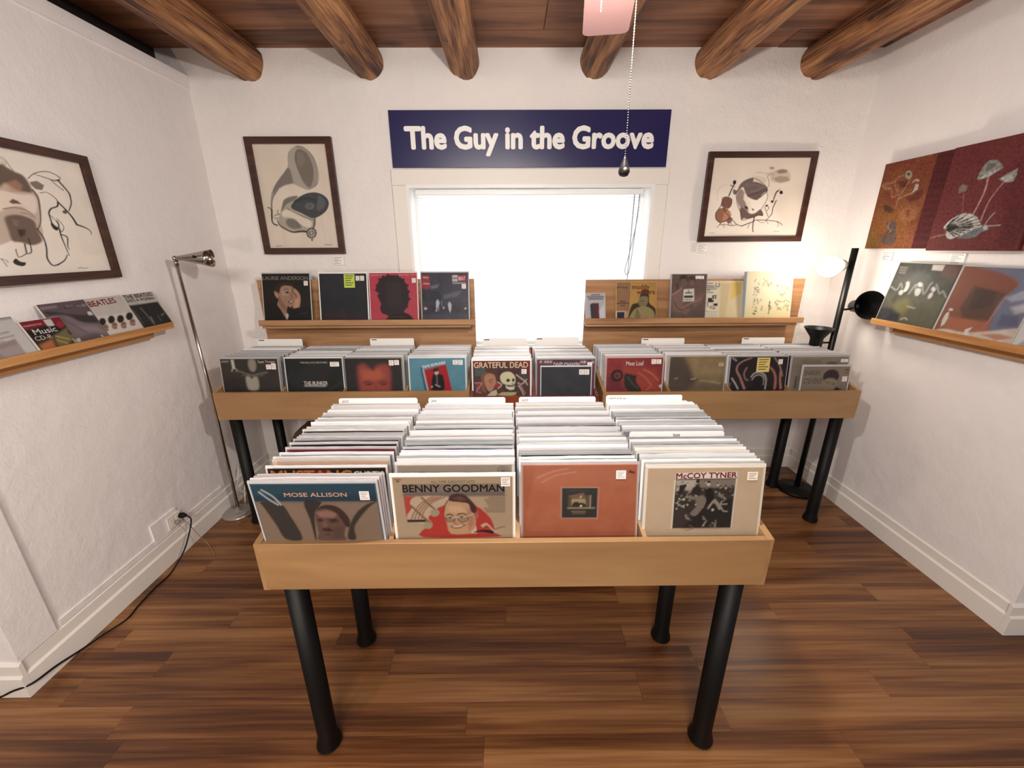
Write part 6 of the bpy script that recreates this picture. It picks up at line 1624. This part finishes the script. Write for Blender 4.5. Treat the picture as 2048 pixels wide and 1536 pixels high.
q = MB(); q.sphere((0.008+hd.x*.11, hd.y*.11, 1.515), .022, 0, 2); q.build('bulb', mat('frosted_bulb', 'e8e4dc', .4), L)
q = MB(); q.lathe([(.007, 0), (.007, .003)], Vector((0.008, -.002, 1.513))+hd*.10+Vector((-.002, -.033, .008)), (-.1, -1, .2), n=10); q.build('switch', M_BLACK, L)

LX, LY = 1.925, 2.375
L2 = empty('floor_lamp', (LX, LY, 0)); tag(L2, 'black three-headed floor lamp with the top head lit, right corner', 'lamp')
q = MB(); q.lathe([(.112, 0), (.112, .014), (.106, .020), (.020, .024), (.017, .03)], (0, 0, 0), n=40); q.build('base', M_BLACK, L2)
q = MB(); q.lathe([(.0165, 0), (.0165, 1.522)], (0, 0, .022), n=18); q.build('pole', M_BLACKS, L2)
def head(name, p, d, lit, s=1.0, stem=None):
    d = Vector(d).normalized(); p = Vector(p)
    q = MB(); prof = [(.002, 0), (.034*s, .003), (.037*s, .012), (.037*s, .085*s), (.044*s, .10*s), (.083*s, .155*s), (.085*s, .158*s), (.082*s, .156*s), (.042*s, .103*s), (.034*s, .09*s), (.034*s, .02)]
    q.lathe(prof, p, d, n=32, caps=False); h = q.build('lamp_shade', M_BLACKS, L2)
    if stem: q = MB(); q.tube(stem, .0055, 8); q.build('arm', M_BLACKS, L2)
    return h, p, d
head('low', (-.098, 0, .958), (0, 0, 1), False, .90, [(-.015, 0, 1.01), (-.066, 0, 1.01)])
head('mid', (.088, .02, 1.222), (-.18, -.95, .16), False, .92, [(.012, 0, 1.205), (.066, 0, 1.208)])
# the lit head: small enamel cup with an exposed round bulb
dd = Vector((-.97, -.25, -.07)).normalized(); pp = Vector((-.045, -.012, 1.455))
q = MB(); q.lathe([(.004, 0), (.022, .004), (.030, .018), (.033, .045), (.031, .045), (.026, .015)], pp, dd, n=24, caps=False); q.build('socket_cup', mat('grey_socket_enamel', '8c8880', .3), L2)
q = MB(); q.tube([(-.012, 0, 1.455), pp], .0055, 8); q.build('arm', M_BLACKS, L2)
q = MB(); bc = pp+dd*.112; q.sphere(bc, .056, 0, 3); q.build('bulb', mat('lit_bulb', 'fff4e0', .4, emit='fff0de', es=BULB_EMIT), L2)

# ------------------------------------------------------------------ ceiling fan
FN = empty('ceiling_fan', (.20, .90, 0)); tag(FN, 'ceiling fan with pinkish blade and two bead pull chains, top of picture', 'fan')
q = MB(); q.lathe([(.065, 0), (.065, -.02), (.03, -.06), (.012, -.065), (.012, -.26), (.04, -.27)], (0, 0, ZC), (0, 0, 1), n=24); q.build('down_rod', mat('pale_fan_metal', 'b8aca4', .35, .3), FN)
q = MB(); q.lathe([(.05, 2.34), (.115, 2.32), (.13, 2.27), (.13, 2.20), (.10, 2.165), (.06, 2.15)], (0, 0, 0), n=32); q.build('motor_housing', mat('pale_fan_metal', 'b8aca4', .35, .3), FN)
M_BLADE = mat('pinkish_blade', 'a07a76', .6, spec=.2)
for k in range(4):
    a = math.radians(90-9+k*90) ; rt = Matrix.Rotation(a, 4, 'Z')
    pts = [(.13, -.05), (.30, -.062), (.55, -.066)]
    for j in range(4): t = -PI/2+j*PI/6; pts.append((.56+.02*math.cos(t), -.046+.02*math.sin(t)))
    for j in range(4): t = j*PI/6; pts.append((.56+.02*math.cos(t), .046+.02*math.sin(t)))
    pts += [(.55, .066), (.30, .062), (.13, .05)]
    q = MB(); q.prism(pts, 2, 2.150, 2.156); o = q.build('blade', M_BLADE, FN); o.rotation_euler = (0, 0, a)
    q = MB(); q.box(.10, .20, -.018, .018, 2.156, 2.164); o = q.build('blade_bracket', mat('pale_fan_metal', 'b8aca4', .35, .3), FN); o.rotation_euler = (0, 0, a)
q = MB(); q.lathe([(.045, 2.15), (.045, 2.10), (.085, 2.09), (.09, 2.075), (.075, 2.04), (.045, 2.015), (.002, 2.005)], (0, 0, 0), n=28); q.build('light_bowl', mat('lit_glass_bowl', 'fff0dc', .4, emit='ffdcb8', es=FAN_EMIT), FN)
def chain(x, y, z0, z1, nm='pull_chain'):
    bm = bmesh.new(); z = z0
    while z > z1:
        g = bmesh.ops.create_icosphere(bm, subdivisions=1, radius=.0016, matrix=Matrix.Translation((x, y, z))); z -= .0046
    q = MB(); q.bm(bm, 0, True); q.tube([(x, y, z0), (x, y, z1)], .0004, 4); return q.build(nm, mat('bead_chain_metal', '5c5955', .35, .8), FN)
chain(-.023, .05, 2.15, 1.973); ch = chain(.043, .05, 2.15, 1.728)
q = MB(); q.lathe([(.002, 0), (.0035, -.004), (.007, -.014), (.0115, -.024), (.012, -.030), (.009, -.036), (.003, -.038)], (.043, .05, 1.731), (0, 0, 1), n=20); q.build('pull_fob', mat('black_wood_fob', '161414', .25, coat=.5), ch)
q = MB(); q.lathe([(.0055, 0), (.0055, .0012)], (.043, .0385, 1.704), (0, -1, 0.1), n=14); q.build('fan_emblem', mat('grey_emblem', '4c4a48', .3, .5), ch)

# ------------------------------------------------------------------ outlet, cords, paper bag
o = MB(); o.box(0, .006, -.045, .045, -.035, .035, 0, .002); o.box(.006, .0075, -.030, -.008, -.02, .02); o.box(.006, .0075, .008, .030, -.02, .02); ou = o.build('wall_outlet', M_TRIM, None, (XL+.014, 1.83, .205)); tag(ou, 'white double outlet on the left wall above the baseboard', 'outlet')
q = MB(); q.lathe([(.014, 0), (.014, .018), (.009, .028), (.005, .034)], (XL+.022, 1.862, .212), (1, .1, -.1), n=14)
q.tube(smooth_path([(XL+.05, 1.865, .208), (XL+.075, 1.862, .19), (XL+.082, 1.835, .15), (XL+.085, 1.76, .07), (XL+.07, 1.67, .008), (XL+.065, 1.58, .006), (XL+.075, 1.47, .006), (XL+.085, 1.40, .006), (XL+.055, 1.33, .006), (XL+.037, 1.26, .012), (XL+.030, 1.17, .035), (XL+.028, 1.09, .05), (XL-.02, 1.065, .045), (XL-.10, 1.060, .012), (XL-.30, 1.02, .006), (XL-.6, 1.0, .006)]), .0036, 7)
tag(q.build('power_cord', M_BLACK), 'black power cord with plug running along the left baseboard', 'cord')
q = MB(); q.lathe([(.009, 0), (.010, .012), (.006, .022)], (XL+.022, 1.828, .198), (1, 0, -.1), n=12)
q.tube(smooth_path([(XL+.045, 1.828, .196), (XL+.07, 1.84, .18), (XL+.085, 1.86, .10), (XL+.11, 1.88, .012), (XL+.16, 1.84, .005), (XL+.20, 1.80, .004)]), .0022, 6); tag(q.build('power_cord', mat('tan_cord', '94806a', .5)), 'thin tan cord dropping from the outlet to the floor', 'cord')
q = MB(); q.tube(smooth_path([(XL+.03, 2.36, .21), (XL+.045, 2.33, .23), (XL+.055, 2.30, .19), (XL+.05, 2.27, .10), (XL+.05, 2.31, .06), (XL+.07, 2.35, .12), (XL+.06, 2.38, .17), (XL+.05, 2.34, .09), (XL+.06, 2.30, .012), (XL+.085, 2.26, .006)]), .004, 7); tag(q.build('lamp_cord', M_CORD), 'white looped cord hanging behind the chrome lamp base', 'cord')
bm = bmesh.new(); bmesh.ops.create_cube(bm, size=1); bmesh.ops.subdivide_edges(bm, edges=bm.edges[:], cuts=7, use_grid_fill=True)
for v in bm.verts:
    t = v.co.z+.5; u = v.co.x; tz = .10+.42*min(1, (u+.5)*2.6)
    nn = noise.noise(v.co*4)*.03; v.co = Vector((u*.70+nn, v.co.y*.17*(1-.25*t)+noise.noise(v.co*5+Vector((3, 0, 0)))*.02, max(0, t*tz+nn*t)))
q = MB(); q.bm(bm, 0); tag(q.build('paper_bag', M_BAG, None, (-1.20, 2.33, 0)), 'crumpled dark brown bag on the floor under the back left table', 'bag')
q = MB(); q.tube(smooth_path([(-1.47, 2.62, .004), (-1.42, 2.60, .16), (-1.36, 2.60, .235), (-1.28, 2.60, .24), (-1.18, 2.60, .20), (-1.05, 2.60, .006)]), .003, 6); tag(q.build('power_cord', M_BLACK), 'dark looping cord behind the brown bag under the left table', 'cord')
